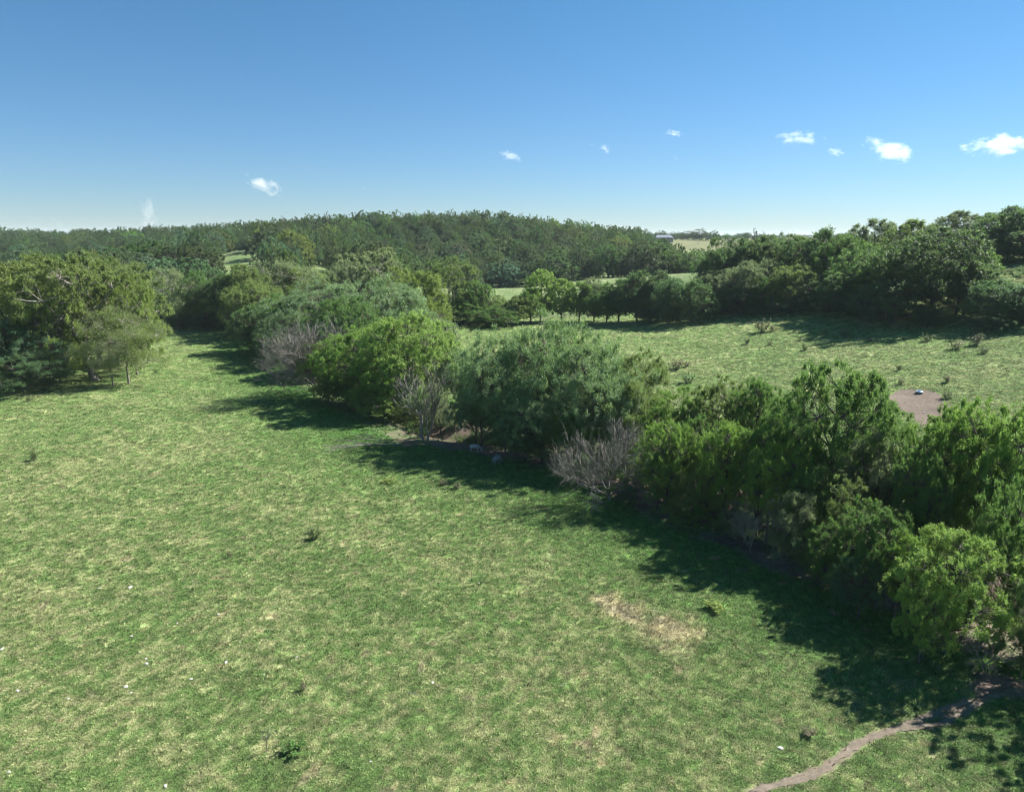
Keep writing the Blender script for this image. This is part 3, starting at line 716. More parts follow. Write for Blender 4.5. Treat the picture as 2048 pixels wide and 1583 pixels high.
GM = 'row of trees across the valley beyond the right field'
for (px,d,top,w,kd,rgb,lab) in (
  (872,212,585,70,'mid1',DK,'dark round tree below the open cottonwood'),(925,200,598,90,'mid1',GRN,'green shrubby tree at the left end of the valley row'),
  (965,205,585,90,'mid0',OLV,'olive tree left of the small meadow'),(985,193,614,90,'mid1',GRN,'low rounded green tree with bare soil at its foot'),
  (1035,199,590,75,'mid2',OLV,'yellowish low tree right of the small meadow'),(1008,215,600,60,'mid0',GRN,'green tree behind the low trees by the meadow'),
  (1082,206,537,75,'mid2',LIM,'tallest yellow-green walnut of the valley row'),(1062,201,575,60,'mid2',BRI,'yellow-green walnut left below the tallest'),
  (1125,206,556,70,'mid2',LIM,'narrow yellow-green walnut with a clear dark trunk'),(1160,204,562,70,'mid2',BRI,'bright green walnut right of the clear trunk'),
  (1190,205,558,70,'mid0',GRY,'greyish crown in the valley row'),(1215,199,575,80,'mid0',GRN,'green tree with bright grass seen beneath it'),
  (1240,198,558,80,'mid2',GRN,'mid green tree before the dark oaks of the valley row'),(1278,193,545,95,'mid1',DK,'dark green oak in the valley row'),
  (1320,192,540,110,'mid1',OAK,'brownish green oak, tallest right of the walnuts'),(1350,183,556,80,'mid0',BLU,'pale-leaved green tree at the edge of the right field'),
  (1385,178,560,90,'mid1',DK,'dark tree at the left corner of the right woods')):
    T(px,d,top,w,kd,rgb,lab,GM)

GR = 'oak woods on the slope at the right'
for (px,d,top,w,kd,rgb,lab) in (
  (1425,172,500,80,'mid1',DK,'dark narrow oak at the left end of the right woods'),(1475,168,474,120,'mid1',DK,'tall dark oak, first crown above the skyline in the right woods'),
  (1452,160,540,110,'mid0',GRY,'greyish crown at mid height in the right woods left part'),(1405,166,568,85,'mid0',GRN,'green brushy tree low at the left of the right woods'),
  (1540,165,468,130,'mid1',OAK,'dark oak on the skyline right of the first tall one'),(1500,152,520,120,'mid1',GRY,'rounded grey-olive oak in the front of the right woods'),
  (1480,150,575,100,'mid0',DK,'dark low tree at the field edge, left part of right woods'),(1545,146,553,90,'mid0',GRN,'low green tree at the field edge with a lighter top'),
  (1600,162,470,90,'mid2',OLV,'olive crown between two dark oaks on the skyline'),(1600,144,530,115,'mid0',OLV,'olive feathery tree at the field edge in the middle of the right woods'),
  (1650,152,457,140,'mid1',DK,'broad dark oak behind the olive feathery tree'),(1640,140,560,100,'mid1',DK,'dark low tree right of the olive feathery tree'),
  (1700,146,470,120,'mid0',GRN,'green oak left of the largest oak'),(1752,152,436,110,'mid2',GRY,'grey-green crown with light top on the skyline'),
  (1710,130,540,120,'mid1',DK,'deeply shaded oak low before the fallen logs'),(1735,136,490,130,'mid0',GRN,'mid green oak in the right woods'),
  (1830,141,437,130,'mid2',OLV,'olive-green crown on the skyline above the largest oak'),(1790,127,492,150,'mid0',GRN,'green left half of the largest oak clump'),
  (1880,121,455,210,'mid0',OAK,'largest broad oak of the right woods, its shade on the field'),(1800,119,560,150,'mid1',DK,'dark lower crown under the largest oak'),
  (1925,117,520,150,'mid1',OAK,'right side crown of the largest oak clump with grey-green leaves'),
  (1922,168,420,115,'mid2',GRY,'grey-green oak on the right skyline, left of the dark ones'),(1985,165,424,100,'mid2',OAK,'oak on the right skyline next to the photo edge'),
  (2030,152,411,140,'mid1',DK,'tall dark oak at the right photo edge'),(1990,148,470,110,'mid1',DK,'dark oak crown below the right skyline'),
  (2060,145,450,130,'mid1',DK,'dark oak cut by the right photo edge'),(1970,136,500,60,'mid2',BRI,'small bright green tree beside the slip of sunny grass'),
  (2005,108,560,120,'mid0',BLU,'blue-green low tree right of the gap below the sunny grass'),(2060,106,570,120,'mid1',BLU,'dark blue-green tree at the right photo edge below the sunny grass'),
  (2120,112,520,150,'mid1',DK,'oak outside the right photo edge'),(1960,112,590,70,'mid0',GRN,'small green tree at the gap in the right woods')):
    T(px,d*1.2,top,w,kd,rgb,lab,GR)
for i,(px,d,top,w) in enumerate(((1440,157,600,70),(1520,145,605,80),(1580,139,600,80),(1660,134,600,90),(1740,124,605,90),(1340,180,600,60),(1860,112,610,60),(1990,104,620,80),(1300,188,605,60),(1415,164,610,60))):
    T(px,d*(1.2 if px > 1400 else 1),top,w,'shrub0' if i%2 else 'mid1',DK,('dark undergrowth bush in the right woods, ' + ('below the greyish crown','below the rounded grey-olive oak','under the olive feathery tree','before the fallen logs','left of the largest oak','beside the tall valley oak','under the largest oak','at the gap by the blue-green tree','beneath the dark valley oak','below the green brushy tree')[i]),GR,name='bush',cat='bush')
T(1070,325,548,40,'mid0',GRN,'small green tree at the far edge of the meadow',GM)

# ------------------------------------------------------------------ dead and leafless trees
def grow(S, p, d, ln, rad, depth, r, spreadf, upf, minr=.012):
    n = 3
    for k in range(n):
        d = d + r.normal(size=3)*.10 + np.array((0,0,upf))*.10; d /= np.linalg.norm(d)
        q = p + d*ln/n; r1 = rad*(1-.22*(k+1)/n)
        S.append((p, q, rad*(1-.22*k/n), r1)); p = q
        if depth > 0 and k < n-1 and r.rand() < .65:
            e = d + r.normal(size=3)*spreadf; e /= np.linalg.norm(e)
            grow(S, p, e, ln*(.6+.25*r.rand()), max(r1*.5, minr), depth-1, r, spreadf, upf, minr)
    if depth > 0:
        for j in range(2 + (r.rand() < .35)):
            e = d + r.normal(size=3)*spreadf; e /= np.linalg.norm(e)
            grow(S, p, e, ln*(.68+.22*r.rand()), max(r1*.68, minr), depth-1, r, spreadf, upf, minr)
def dead_tree(x, y, h, dirs, label, seed, depth=5, spread=.42, up=.5, rad=.16, minr=.016, group=None, name='dead_tree', squash=1.0):
    r = np.random.RandomState(seed); S = []
    e = empty(name, (x, y, hz(x, y)-.05))
    tk = [((0,0,-.2), (0,0,.5), rad*1.5, rad)]
    V, Q = tubes([(np.array(a, float), np.array(b, float), c0, c1) for a, b, c0, c1 in tk], 8)
    for dv in dirs:
        dv = np.array(dv, float); L = np.linalg.norm(dv); dv /= L
        grow(S, np.array((0,0,.4)), dv, h*.34*L, rad*.75, depth, r, spread, up, minr)
    big = [s for s in S if s[2] > minr*2.2]; small = [s for s in S if s[2] <= minr*2.2]
    if big:
        V1, Q1 = tubes(big, 6); V, Q = np.concatenate([V, V1]), np.concatenate([Q, Q1+len(V)])
    mk('trunk', V, Q, M_DEAD, e, smooth=True)
    if small:
        V2, Q2 = tubes(small, 3); mk('twigs', V2, Q2, M_DEAD, e)
    return tag(e, label, 'dead tree' if name == 'dead_tree' else 'dead branch', group)
def gp(px, py): p = ground_at(px, py); return p[0], p[1]
GD = 'dead trees in the creek belt'
x, y = gp(622, 792)
dead_tree(x+1.5, y+2, 10.5, ((-.8,-.5,.8),(-.5,-.7,.9),(-.35,.2,1.1),(-1,-.1,.55),(-.1,-.4,1.15)), 'large bare grey dead tree fanning left out of the bright green clump', 3, depth=5, spread=.42, rad=.17, minr=.024, group=GD)
dead_tree(x+4.5, y+8, 11.5, ((-.35,-.2,1.1),(-.15,.1,1.15)), 'upright bare grey crown behind the fanning dead tree', 5, depth=4, spread=.26, rad=.15, minr=.026, group=GD)
x, y = gp(1222, 1008)
dead_tree(x, y+1.4, 6.8, ((-.8,-.4,.7),(-.45,-.5,1),(-.05,-.4,1.1),(.55,-.4,.9),(-.9,.1,.45),(.25,.2,1.1)), 'wide grey dead fan of bare branches in front of the central maples', 8, depth=5, spread=.36, rad=.15, minr=.013, group=GD)
x, y = gp(855, 884)
dead_tree(x, y+.5, 8.6, ((-.10,-.1,1.2),(.25,.1,1.1)), 'grey half-dead tree with two pale trunks, left of the calves', 12, depth=4, spread=.30, rad=.16, minr=.024, group=GD)
x, y = gp(838, 880); dead_tree(x, y+1.5, 7.5, ((-.05,0,1.2),(.1,-.1,1)), 'slim pale dead trunk beside the half-dead tree', 14, depth=4, spread=.3, rad=.17, minr=.022, group=GD)
for (px, py, h, sd0, lab, dz) in ((1965,1340,2.6,21,'tangle of grey twigs hanging under the lime box elder',((-.4,-.6,.8),(.2,-.7,.7),(-.8,-.3,.6),(.5,-.3,.8))),
      (1500,1105,3.6,22,'small bare bush on the dark bank in the gap',((-.6,-.2,.9),(.2,-.3,1),(-.2,-.6,.8))),
      (1560,1110,4.6,23,'thin grey leafless sapling left of the ash trunk',((.1,-.1,1.2),(-.3,-.2,1))),
      (1905,1120,5.2,24,'bare grey bush behind the lime box elder',((-.4,-.2,1),(.3,-.2,1),(0,-.5,.9))),
      (222,752,4.2,25,'grey twiggy dead bush at the foot of the left clump',((.3,-.4,.9),(-.3,-.3,1),(.7,-.2,.8))),
      (1760,1000,8.5,26,'bleached bare branches sticking out of the grey-green crown',((-.5,-.5,1),(-.2,-.6,1.1)))):
    x, y = gp(px, py); dead_tree(x, y, h, dz, lab, sd0, depth=4, spread=.42, rad=.05, minr=.011, group=GD)

def limb(px0, py0, px1, py1, label, seed, rad=.07, depth=3, group='fallen limbs on the grass', up=0.02, spread=.3, cat='fallen branch'):
    a = ground_at(px0, py0); b = ground_at(px1, py1); r = np.random.RandomState(seed); d = b-a; L = np.linalg.norm(d[:2]); S = []
    dd = np.array((d[0]/L, d[1]/L, .03)); e = empty('fallen_branch', (a[0], a[1], hz(a[0], a[1])+rad*.8))
    grow(S, np.zeros(3), dd, L*.5, rad, depth, r, spread, up, .012)
    F_ = lambda p: np.array((p[0], p[1], max(hz(a[0]+p[0], a[1]+p[1])-hz(a[0], a[1])+.0, p[2]*.35+(hz(a[0]+p[0], a[1]+p[1])-hz(a[0], a[1])))))
    S = [(F_(p), F_(q), r0, r1) for p, q, r0, r1 in S]
    V, Q = tubes(S, 5); mk('limb', V, Q, M_DEAD, e, smooth=True)
    return tag(e, label, cat, group)
limb(800,890,690,890,'bleached fallen limb with forked twigs on the grass before the grey trunks',31,.11,3)
limb(775,884,705,880,'thinner fallen limb lying behind the forked one',32,.07,2)
limb(790,886,735,862,'bare pole leaning up from the fallen limbs',33,.07,1)
limb(75,742,108,727,'pale fallen stick propped at the foot of the left brush',34,.09,1)
limb(118,745,55,752,'grey fallen log along the left brush',35,.16,1)
limb(1120,1372,1150,1360,'thin grey stick lying in the open pasture',36,.035,0)
limb(815,1384,838,1392,'pair of crossed sticks in the foreground grass',37,.04,1)
limb(668,1350,648,1358,'short pale stick left of the crossed sticks',38,.035,1)
limb(1885,1335,1820,1312,'thin curved branch in the shade below the lime box elder',39,.05,1)
limb(1925,1402,1935,1385,'short pale stick at the end of the dirt path',40,.05,0)
limb(1690,1125,1670,1095,'pale crooked branch on the shaded bank',41,.05,1)
limb(1500,1055,1460,1020,'fallen bare branch in the dark gap',42,.05,2)
limb(1660,608,1695,600,'long fallen log in the right woods, lower one',43,.22,1,group='fallen logs in the right woods')
limb(1655,600,1690,592,'long fallen log in the right woods, upper one',44,.2,1,group='fallen logs in the right woods')

# trunks standing clear in the belt
def bare_trunk(px, py, h, rad, label, lean=(0,0), mat=M_BARK):
    x, y = gp(px, py); e = empty('tree', (x, y+.3, hz(x, y+.3)-.1)); S = []; p = np.zeros(3)
    for k in range(7):
        q = np.array((lean[0]*h*(k+1)/7+(random.Random(k+px).random()-.5)*.15, lean[1]*h*(k+1)/7, h*(k+1)/7)); S.append((p, q, rad*(1.15-.09*k), rad*(1.06-.09*k))); p = q
    V, Q = tubes(S, 9); mk('trunk', V, Q, mat, e, smooth=True)
    cm, _ = LIB['shrub1']; c_ = bpy.data.objects.new('crown', cm); col.objects.link(c_); c_.parent = e; c_.color = (*GRN, 1)
    c_.scale = (.28, .28, .22); c_.location = (lean[0]*h, lean[1]*h, h*.72)
    return tag(e, label, 'tree', 'bare stems along the belt')
bare_trunk(962,899,6,.10,'slim dark trunk beside the left calf')
bare_trunk(1023,912,5,.08,'slim pale sapling trunk behind the right calf',mat=M_PALE)
bare_trunk(846,884,6,.15,'pale upright trunk at the bare bank',(-.08,0),M_PALE)
bare_trunk(1515,1045,6.5,.14,'dark forked trunk in the gap, left stem',(-.22,0))
bare_trunk(1530,1045,6.5,.12,'dark forked trunk in the gap, right stem',(-.05,0))
bare_trunk(1600,1060,7,.2,'thick dark trunk under the tall ash')
bare_trunk(1700,1190,6,.13,'dark stem at the foot of the blue-green tree')
bare_trunk(2042,1130,8,.16,'straight dark trunk at the right photo edge')
bare_trunk(1158,955,5,.22,'thick dark trunk under the central maples')
bare_trunk(1178,958,5,.2,'second thick trunk under the central maples, right of the first')

# ------------------------------------------------------------------ woods on the hills
rng = np.random.RandomState(5)
step = 9.6*K
xs, ys = np.meshgrid(np.arange(-560, 460, step), np.arange(225, 860, step))
xs = (xs + (rng.rand(*xs.shape)-.5)*step*.9).ravel(); ys = (ys + (rng.rand(*ys.shape)-.5)*step*.9).ravel()
zs = height(xs, ys); hh = (9.5+6.5*rng.rand(len(xs)))*K; ww = (9+12*rng.rand(len(xs))**1.7)*K
pxx, pyt, dep = project(xs, ys, zs+hh); _, pyb, _ = project(xs, ys, zs)
edge = np.where(pxx < 640, 232*K, np.where(pxx < 900, (232+(pxx-640)/260*85)*K, 338*K))
ok = (ys > edge) & (pxx > -150) & (pxx < 2150)
ok &= ~((pxx > 1448) & (ys < 240*K)) & ~((pxx > 1330) & (ys > 480*K) & (pxx < 1520) & (ys < 900*K))
ok &= ~((pxx > 1455) & (ys > 400*K))
hw = ww/2*F/dep
for (x0, x1, y0, y1, d, dpt) in ((446,508,487,508,345,30),(638,672,526,556,300,18),(984,1058,566,592,300,60),(1158,1235,551,567,332,14),(1362,1470,478,504,650,200),(936,1012,551,561,330,8),(1306,1348,463,475,735,0)):
    infront = (pxx+hw*.7 > x0) & (pxx-hw*.7 < x1) & (ys < (d+dpt)*K) & (pyt < y1-2)
    if x0 == 1362: infront &= (pyt < 480+np.clip((pxx-1360)/80, 0, 1)*26)
    ok &= ~(infront & (pyb > y0))
xs, ys, zs, hh, ww, pxx, pyt, pyb, dep = [a[ok] for a in (xs, ys, zs, hh, ww, pxx, pyt, pyb, dep)]
o_ = np.argsort(ys); cover = np.zeros((400, 540), bool); vis = np.zeros(len(xs))
YY, XX = np.mgrid[0:400, 0:540]
for i in o_:                                            # how much of each crown shows between the nearer ones
    cx, ct, cb = pxx[i]/4+14, pyt[i]/4, pyb[i]/4; r_ = ww[i]/2*F/dep[i]/4
    y0, y1, x0, x1 = int(max(ct, 0)), int(min(cb+1, 399)), int(max(cx-r_, 0)), int(min(cx+r_+1, 539))
    if y1 <= y0 or x1 <= x0: continue
    sl_ = cover[y0:y1, x0:x1]; m = ((XX[y0:y1, x0:x1]-cx)/r_)**2 + ((YY[y0:y1, x0:x1]-(ct+cb)/2)/((cb-ct)/2))**2 < 1
    vis[i] = (m & ~sl_).sum(); cover[y0:y1, x0:x1] |= m
seen = vis > 0
order = np.argsort(-vis); big = order[:255]; bigset = set(big.tolist())
rest = np.array([i for i in range(len(xs)) if i not in bigset and (seen[i] or rng.rand() < .35)])
PALET = [(DK,.20),(OAK,.27),((.052,.082,.048),.12),(GRN,.18),((.084,.092,.056),.06),(BRI,.04),(OLV,.08),((.070,.102,.060),.03)]
def pick_col(px_, py_, r):
    if 1120 < px_ < 1440 and r < .42: return GRN if r > .2 else BRI
    if py_ > 520 and px_ > 1000 and r < .25: return BRI
    u = (r*7.31) % 1.0; s = 0
    for c_, w_ in PALET:
        s += w_
        if u < s: return c_
    return OAK
def cword(c):
    return {DK:'dark green', OAK:'deep green', GRN:'fresh green', BRI:'bright light green', YEL:'yellow-green', (.084,.092,.056):'brownish', (.070,.102,.060):'dull green'}.get(c, 'blackish green')
for i in big:
    c_ = pick_col(pxx[i], pyt[i], rng.rand())
    k = 'far%d' % rng.randint(5); cm, tm = LIB[k]
    side = 'far left' if pxx[i] < 300 else 'left' if pxx[i] < 620 else 'centre left' if pxx[i] < 860 else 'centre' if pxx[i] < 1100 else 'centre right' if pxx[i] < 1340 else 'right end'
    lvl = 'on the skyline' if pyt[i] < 470 else 'high on the slope' if pyt[i] < 495 else 'halfway down the slope' if pyt[i] < 525 else 'at the foot of the slope'
    lvl2 = 'on the skyline' if pyt[i] < 470 else 'on the upper slope' if pyt[i] < 495 else 'on the middle slope' if pyt[i] < 525 else 'at the foot'
    e = empty('oak_tree', (xs[i], ys[i], zs[i]-.2)); e.rotation_euler = (0, 0, rng.rand()*6.28)
    e.scale = (ww[i]/15, ww[i]/15*(.85+.3*rng.rand()), hh[i]/13)
    t = bpy.data.objects.new('trunk', tm); cr = bpy.data.objects.new('crown', cm)
    for o in (t, cr): col.objects.link(o); o.parent = e
    vv = .70+(.75 if max(c_) < .15 else .25)*rng.rand(); cr.color = (c_[0]*vv*(.9+.3*rng.rand()), c_[1]*vv, c_[2]*vv*(.8+.5*rng.rand()), 1)
    lm = ('over the left cottonwood clump','over the thin grey-green tree','above the head of the pasture','by the upper meadow','above the spiky cottonwoods','above the silver maple','over the tall pale cottonwood','over the open cottonwood','above the little meadow','above the valley walnuts','above the valley oaks','left of the farmhouse','below the hay field')
    px12 = (110,250,400,480,600,690,790,900,1010,1120,1220,1320,3000); k12 = next(q for q in range(13) if pxx[i] < px12[q])
    size = 'broad' if ww[i]*hh[i] > 290 else 'small' if ww[i]*hh[i] < 215 else ''
    tag(e, ' '.join(('%s %s hill tree %s, %s' % (size, cword(c_), lvl2, lm[k12])).split()), 'tree', 'trees of the wooded hills')
far_src = []
for i in range(5):
    for j, c_ in enumerate((DK, GRN, (.066,.100,.050))):
        o = bpy.data.objects.new('hill_crown_source', LIB['far%d' % i][0]); o.color = (*c_, 1); far_src.append(o)
def woods(name, X, Y, Z, Wd, Hh, label):
    n = len(X); rot = np.zeros((n,3)); rot[:,2] = rng.rand(n)*6.28
    o = scatter(name, np.stack([X, Y, Z-.3], 1), rot, np.stack([Wd/15, Wd/15*(.85+.3*rng.rand(n)), Hh/13], 1), rng.randint(0, 15, n), far_src)
    o.color = (.072, .120, .052, 1)
    o.color = (.075, .122, .052, 1)
    return tag(o, label, 'woodland', kind='stuff')
woods('woodland', xs[rest], ys[rest], zs[rest], ww[rest], hh[rest], 'dense oak woodland covering the far hills between the nearer crowns')
# distant copses and hedgerows out to the horizon
n = 5200
dd_ = 900*np.exp(rng.rand(n)*math.log(9)); aa = (rng.rand(n)-.5)*1.9; X = dd_*np.sin(aa); Y = dd_*np.cos(aa)
m = (fbm(X, Y, 420, 2, 90) > .52); X, Y = X[m], Y[m]
px_, _, _ = project(X, Y, 20.0); m = ~((px_ > 1340) & (px_ < 1530) & (Y < 1060)); X, Y = X[m], Y[m]
woods('woodland', X, Y, height(X, Y), 14+8*rng.rand(len(X)), 9+4*rng.rand(len(X)), 'distant copses along the horizon')
GH = 'trees beyond the hay field'
for (px,d,top,w,rgb,lab) in ((1345,800,464,26,GRY,'greyish tree at the left of the tree group over the hay field'),(1375,800,461,30,GRY,'pale grey tree of the group above the hay field'),
     (1400,790,457,40,(.060,.085,.050),'largest rounded tree of the group above the hay field'),(1428,795,461,26,(.060,.085,.050),'right-hand tree of the group above the hay field'),
     (1265,760,457,30,DK,'dark tree left of the farmhouse roof'),(1290,790,460,34,DK,'dark tree behind the left end of the farmhouse'),(1322,830,461,34,OAK,'tree behind the farmhouse roof'),
     (1360,830,464,28,OAK,'tree right of the farmhouse roof'),(1452,860,467,20,GRN,'small light tree at the far right of the hay field'),(1460,700,472,14,DK,'small dark cedar on the hay field edge'),
     (1472,1000,470,24,OAK,'low distant tree on the horizon right of the hay field'),(1510,520,459,17,(.045,.075,.050),'narrow bluish tree standing up over the right woods'),
     (1528,530,465,20,(.055,.075,.040),'low tree right of the narrow bluish one'),(1560,700,469,26,GRN,'low distant tree above the right woods')):
    T(px,d,top,w,'far%d' % (px % 5),rgb,lab,GH)

# ------------------------------------------------------------------ weeds, stones
M_STONE = plain('limestone', (.50,.47,.42), .9, .2, 6); M_WEED = M_LEAF
def weed_mesh(seed, n, dry):
    r = np.random.RandomState(seed); S = []; V = []; lv = []
    for i in range(n):
        a = r.rand()*6.28; p = np.array((math.cos(a), math.sin(a), 0))*.25*r.rand(); t = p + np.array((math.cos(a)*.5*r.rand(), math.sin(a)*.5*r.rand(), .5+.6*r.rand())); S.append((p, t, .012, .005))
        for k in range(10):
            q = p+(t-p)*(.35+.65*r.rand()); d = r.normal(size=3); d /= np.linalg.norm(d); s = np.cross(d, (0,0,1)); s /= np.linalg.norm(s)+.01
            l = .16*(.5+r.rand()); V += [q, q+d*l*.5+s*l*.25, q+d*l, q+d*l*.5-s*l*.25]; lv += [(r.rand()*.6, r.rand(), 0, 1)]*4
    b = np.arange(len(V)//4)*4
    return mk('foliage', np.array(V), np.stack([b,b+1,b+2,b+3],1), M_WEED, attrs={'lv':('POINT','FLOAT_COLOR',np.array(lv))}, link=False).data, mk('stem', *tubes(S, 3), M_DEAD, link=False).data
WEEDS = [weed_mesh(50+i, 26, 0) for i in range(3)]
def weed(px, py, w, rgb, label, group, hgt=1.0):
    p = ground_at(px, py); s = w/F*math.hypot(p[1], EYE)/1.1; i = (px*7+py) % 3
    e = empty('weed_clump', (p[0], p[1], p[2])); e.rotation_euler = (0, 0, px % 6); e.scale = (s, s, s*hgt*.8)
    f = bpy.data.objects.new('foliage', WEEDS[i][0]); st = bpy.data.objects.new('stem', WEEDS[i][1])
    for o in (f, st): col.objects.link(o); o.parent = e
    f.color = (*rgb, 1); tag(e, label, 'weed clump', group)
BRN = (.20,.165,.12); DG = (.05,.075,.028)
GW = 'weed clumps in the right field'
for (px,py,w,c_,lab) in ((1352,737,30,BRN,'brownish weed clump in the right field behind the central maples'),(1374,733,16,BRN,'small brownish clump just right of the larger one'),
    (1522,664,34,BRN,'wide brown clump near the shade of the right woods'),(1545,662,18,BRN,'small brown clump beside the wide one'),(1798,740,16,DG,'dark green clump above the bare dirt patch'),
    (1802,768,16,BRN,'brown tuft on the left rim of the dirt patch'),(1894,764,20,BRN,'dry weed stalks right above the dirt patch'),(1895,797,22,DG,'dark weed at the right rim of the dirt patch'),
    (1690,675,22,DG,'dark clump below the long shadow, left'),(1855,682,20,DG,'dark clump in the middle of the upper right field'),(1910,698,26,BRN,'brown clump in the upper right field'),
    (1968,706,20,DG,'dark clump near the right photo edge'),(1740,682,14,DG,'small dark clump below the long shadow'),(1375,765,32,GRN,'low rounded green clump at the near side of the field'),
    (942,663,10,DG,'tiny dark clump left in the far field'),(1950,690,30,BRN,'dry stalks near the upper right'),(1493,688,16,DG,'dark clump in the middle of the field'),(1540,690,14,BRN,'brown clump beside the dark one mid field'),
    (1610,700,16,DG,'dark clump right of mid field'),(1650,668,14,DG,'dark clump close to the shadow edge')):
    weed(px, py, w, c_, lab, GW)
GP = 'weeds in the left pasture'
for (px,py,w,c_,lab,hh_) in ((68,922,20,DG,'dark weed tuft alone in the left pasture',1.3),(628,1078,28,DG,'dark green clump with a dry stalk in the middle of the pasture',1),(58,802,14,DG,'small dry weed near the left clump',1),
    (312,745,10,DG,'tiny dark weed on the grass right of the left clump',1),(460,1115,12,BRN,'pale dry stalk in the pasture',1.8),(625,1065,12,PAL,'tall pale stalk behind the dark clump',2.2),(608,1380,14,BRN,'thin upright dry stalk in the foreground',2.0),
    (778,966,30,YEL,'yellowish weed patch at the shadow edge',.5),(1430,1222,46,YEL,'yellow-green rank grass by the shadow at the dry spot',.5),(590,1500,44,GRN,'dark leafy dock patch beside the forked dry weed',.5),(1615,1470,26,BRN,'dry weed in the lower right foreground',1),
    (885,970,18,BRN,'brown seed heads in the belt shade, left',1),(912,978,18,BRN,'brown seed heads in the belt shade, right',1)):
    weed(px, py, w, c_, lab, GP, hh_)
x, y = gp(534, 1503)
dead_tree(x, y, 1.25, ((-.25,0,1),(.25,0,1.05),(.05,-.1,1.2),(-.1,.1,1.1)), 'forked dry grey weed stalk standing in the foreground grass', 61, depth=2, spread=.22, rad=.014, minr=.006, group=GP, name='dead_weed')

def stone_mesh(seed):
    import bmesh
    r = random.Random(seed); bm = bmesh.new(); bmesh.ops.create_icosphere(bm, subdivisions=2, radius=.5)
    for v in bm.verts:
        v.co *= .75+.5*r.random(); v.co.z *= .42
    me = bpy.data.meshes.new('stone'); bm.to_mesh(me); bm.free(); me.materials.append(M_STONE); return me
ST = [stone_mesh(i) for i in range(3)]
STN = ((199,1177,9),(260,1176,13),(313,1230,6),(437,1229,7),(355,1247,8),(263,1273,8),(4,1299,12),(74,1292,5),(292,1318,8),(293,1328,12),(382,1359,9),(452,1326,12),(252,1374,12),(262,1386,8),(36,1382,11),(136,1398,8),
       (331,1573,11),(594,1315,8),(865,1366,10),(1560,1497,15),(741,1524,7),(958,1167,7),(18,1545,10),(846,1186,5),(211,893,5),(245,1032,5),(345,1063,6),(250,1122,6),(1105,1320,6),(150,1000,4),(1848,825,7),(528,1350,6),(480,1285,6))
for i, (px, py, w) in enumerate(STN):
    p = ground_at(px, py); s = w/F*math.hypot(p[1], EYE)*.72
    o = bpy.data.objects.new('stone', ST[i % 3]); col.objects.link(o); o.location = (p[0], p[1], p[2]+s*.1+.04); o.scale = (s, s*.7, s); o.rotation_euler = (0, 0, i*1.3)
    if (px, py) == (1560,1497): tag(o, 'largest white scrap lying in the grass left of the dirt path', 'stone')
    elif (px, py) == (1848,825): tag(o, 'single pale stone on the bare dirt patch', 'stone')
    else:
        row = 'far' if py < 1150 else 'middle' if py < 1340 else 'near'
        colm = 'left' if px < 170 else 'centre left' if px < 420 else 'centre'
        tag(o, 'small white stone lying in the open pasture, %s part, %s' % (row, colm), 'stone', 'white stones in the pasture, %s %s' % (row, colm))

# rank growth and brush seedlings along the shaded belt
US = []
for i in range(3):
    for c_ in (GRN, DK, OLV):
        o = bpy.data.objects.new('undergrowth_source', WEEDS[i][0]); o.color = (*c_, 1); US.append(o)
n = 5000; ux = rng.rand(n)*75-38; uy = 30+rng.rand(n)*125
_, _, _, usd = zones(ux, uy); m = (usd > 3) & (usd < 18) & (fbm(ux, uy, 4, 2, 12) > .42+.03*(usd < 3)) & (rng.rand(n) < np.where(usd < 4, .35, .9)); ux, uy = ux[m], uy[m]; n = len(ux)
us = .6+1.0*rng.rand(n)
rt = np.zeros((n, 3)); rt[:,2] = rng.rand(n)*6.28
ug = scatter('undergrowth', np.stack([ux, uy, height(ux, uy)], 1), rt, np.stack([us*1.2, us*1.2, us], 1), rng.randint(0, 9, n), US); ug.color = (.085, .155, .050, 1)
tag(ug, 'low weeds and seedlings on the shaded ground under the creek belt', 'undergrowth', kind='stuff')

# ------------------------------------------------------------------ mineral feeder
def lathe(prof, n=40, sq=None):
    V = []; Q = []
    for r, z in prof:
        for i in range(n):
            a = 2*math.pi*i/n; V.append((r*math.cos(a), r*math.sin(a), z))
    for k in range(len(prof)-1):
        for i in range(n): Q.append((k*n+i, k*n+(i+1) % n, (k+1)*n+(i+1) % n, (k+1)*n+i))
    return np.array(V), np.array(Q)
M_RUB = plain('black_rubber', (.02,.02,.022), .7); M_LID = plain('pale_grey_lid', (.55,.58,.60), .45); M_BLUE = plain('blue_panel', (.04,.17,.42), .5)
p = ground_at(1838, 787); e = empty('mineral_feeder', (p[0], p[1], p[2]+.03), .3)
V, Q = lathe([(.01,.0),(.52,.0),(.56,.05),(.56,.20),(.50,.26),(.44,.24),(.42,.10),(.01,.08)]); mk('tub', V, Q, M_RUB, e, smooth=True)
V, Q = lathe([(.60,.25),(.61,.28),(.52,.36),(.36,.46),(.16,.52),(.01,.53)]); 
V[:,2] += .10*np.clip(V[:,0], -.3, .6); lid = mk('lid', V, Q, M_LID, e, smooth=True)
V, Q = lathe([(.40,.455),(.26,.505),(.10,.545),(.01,.55)], 24); V[:,1] = V[:,1]*.9-.06; V[:,2] += .10*np.clip(V[:,0], -.3, .6); mk('flap', V, Q, M_BLUE, e, smooth=True)
tag(e, 'round cattle mineral feeder with black tub, pale lid and blue flap on the dirt patch', 'feeder')

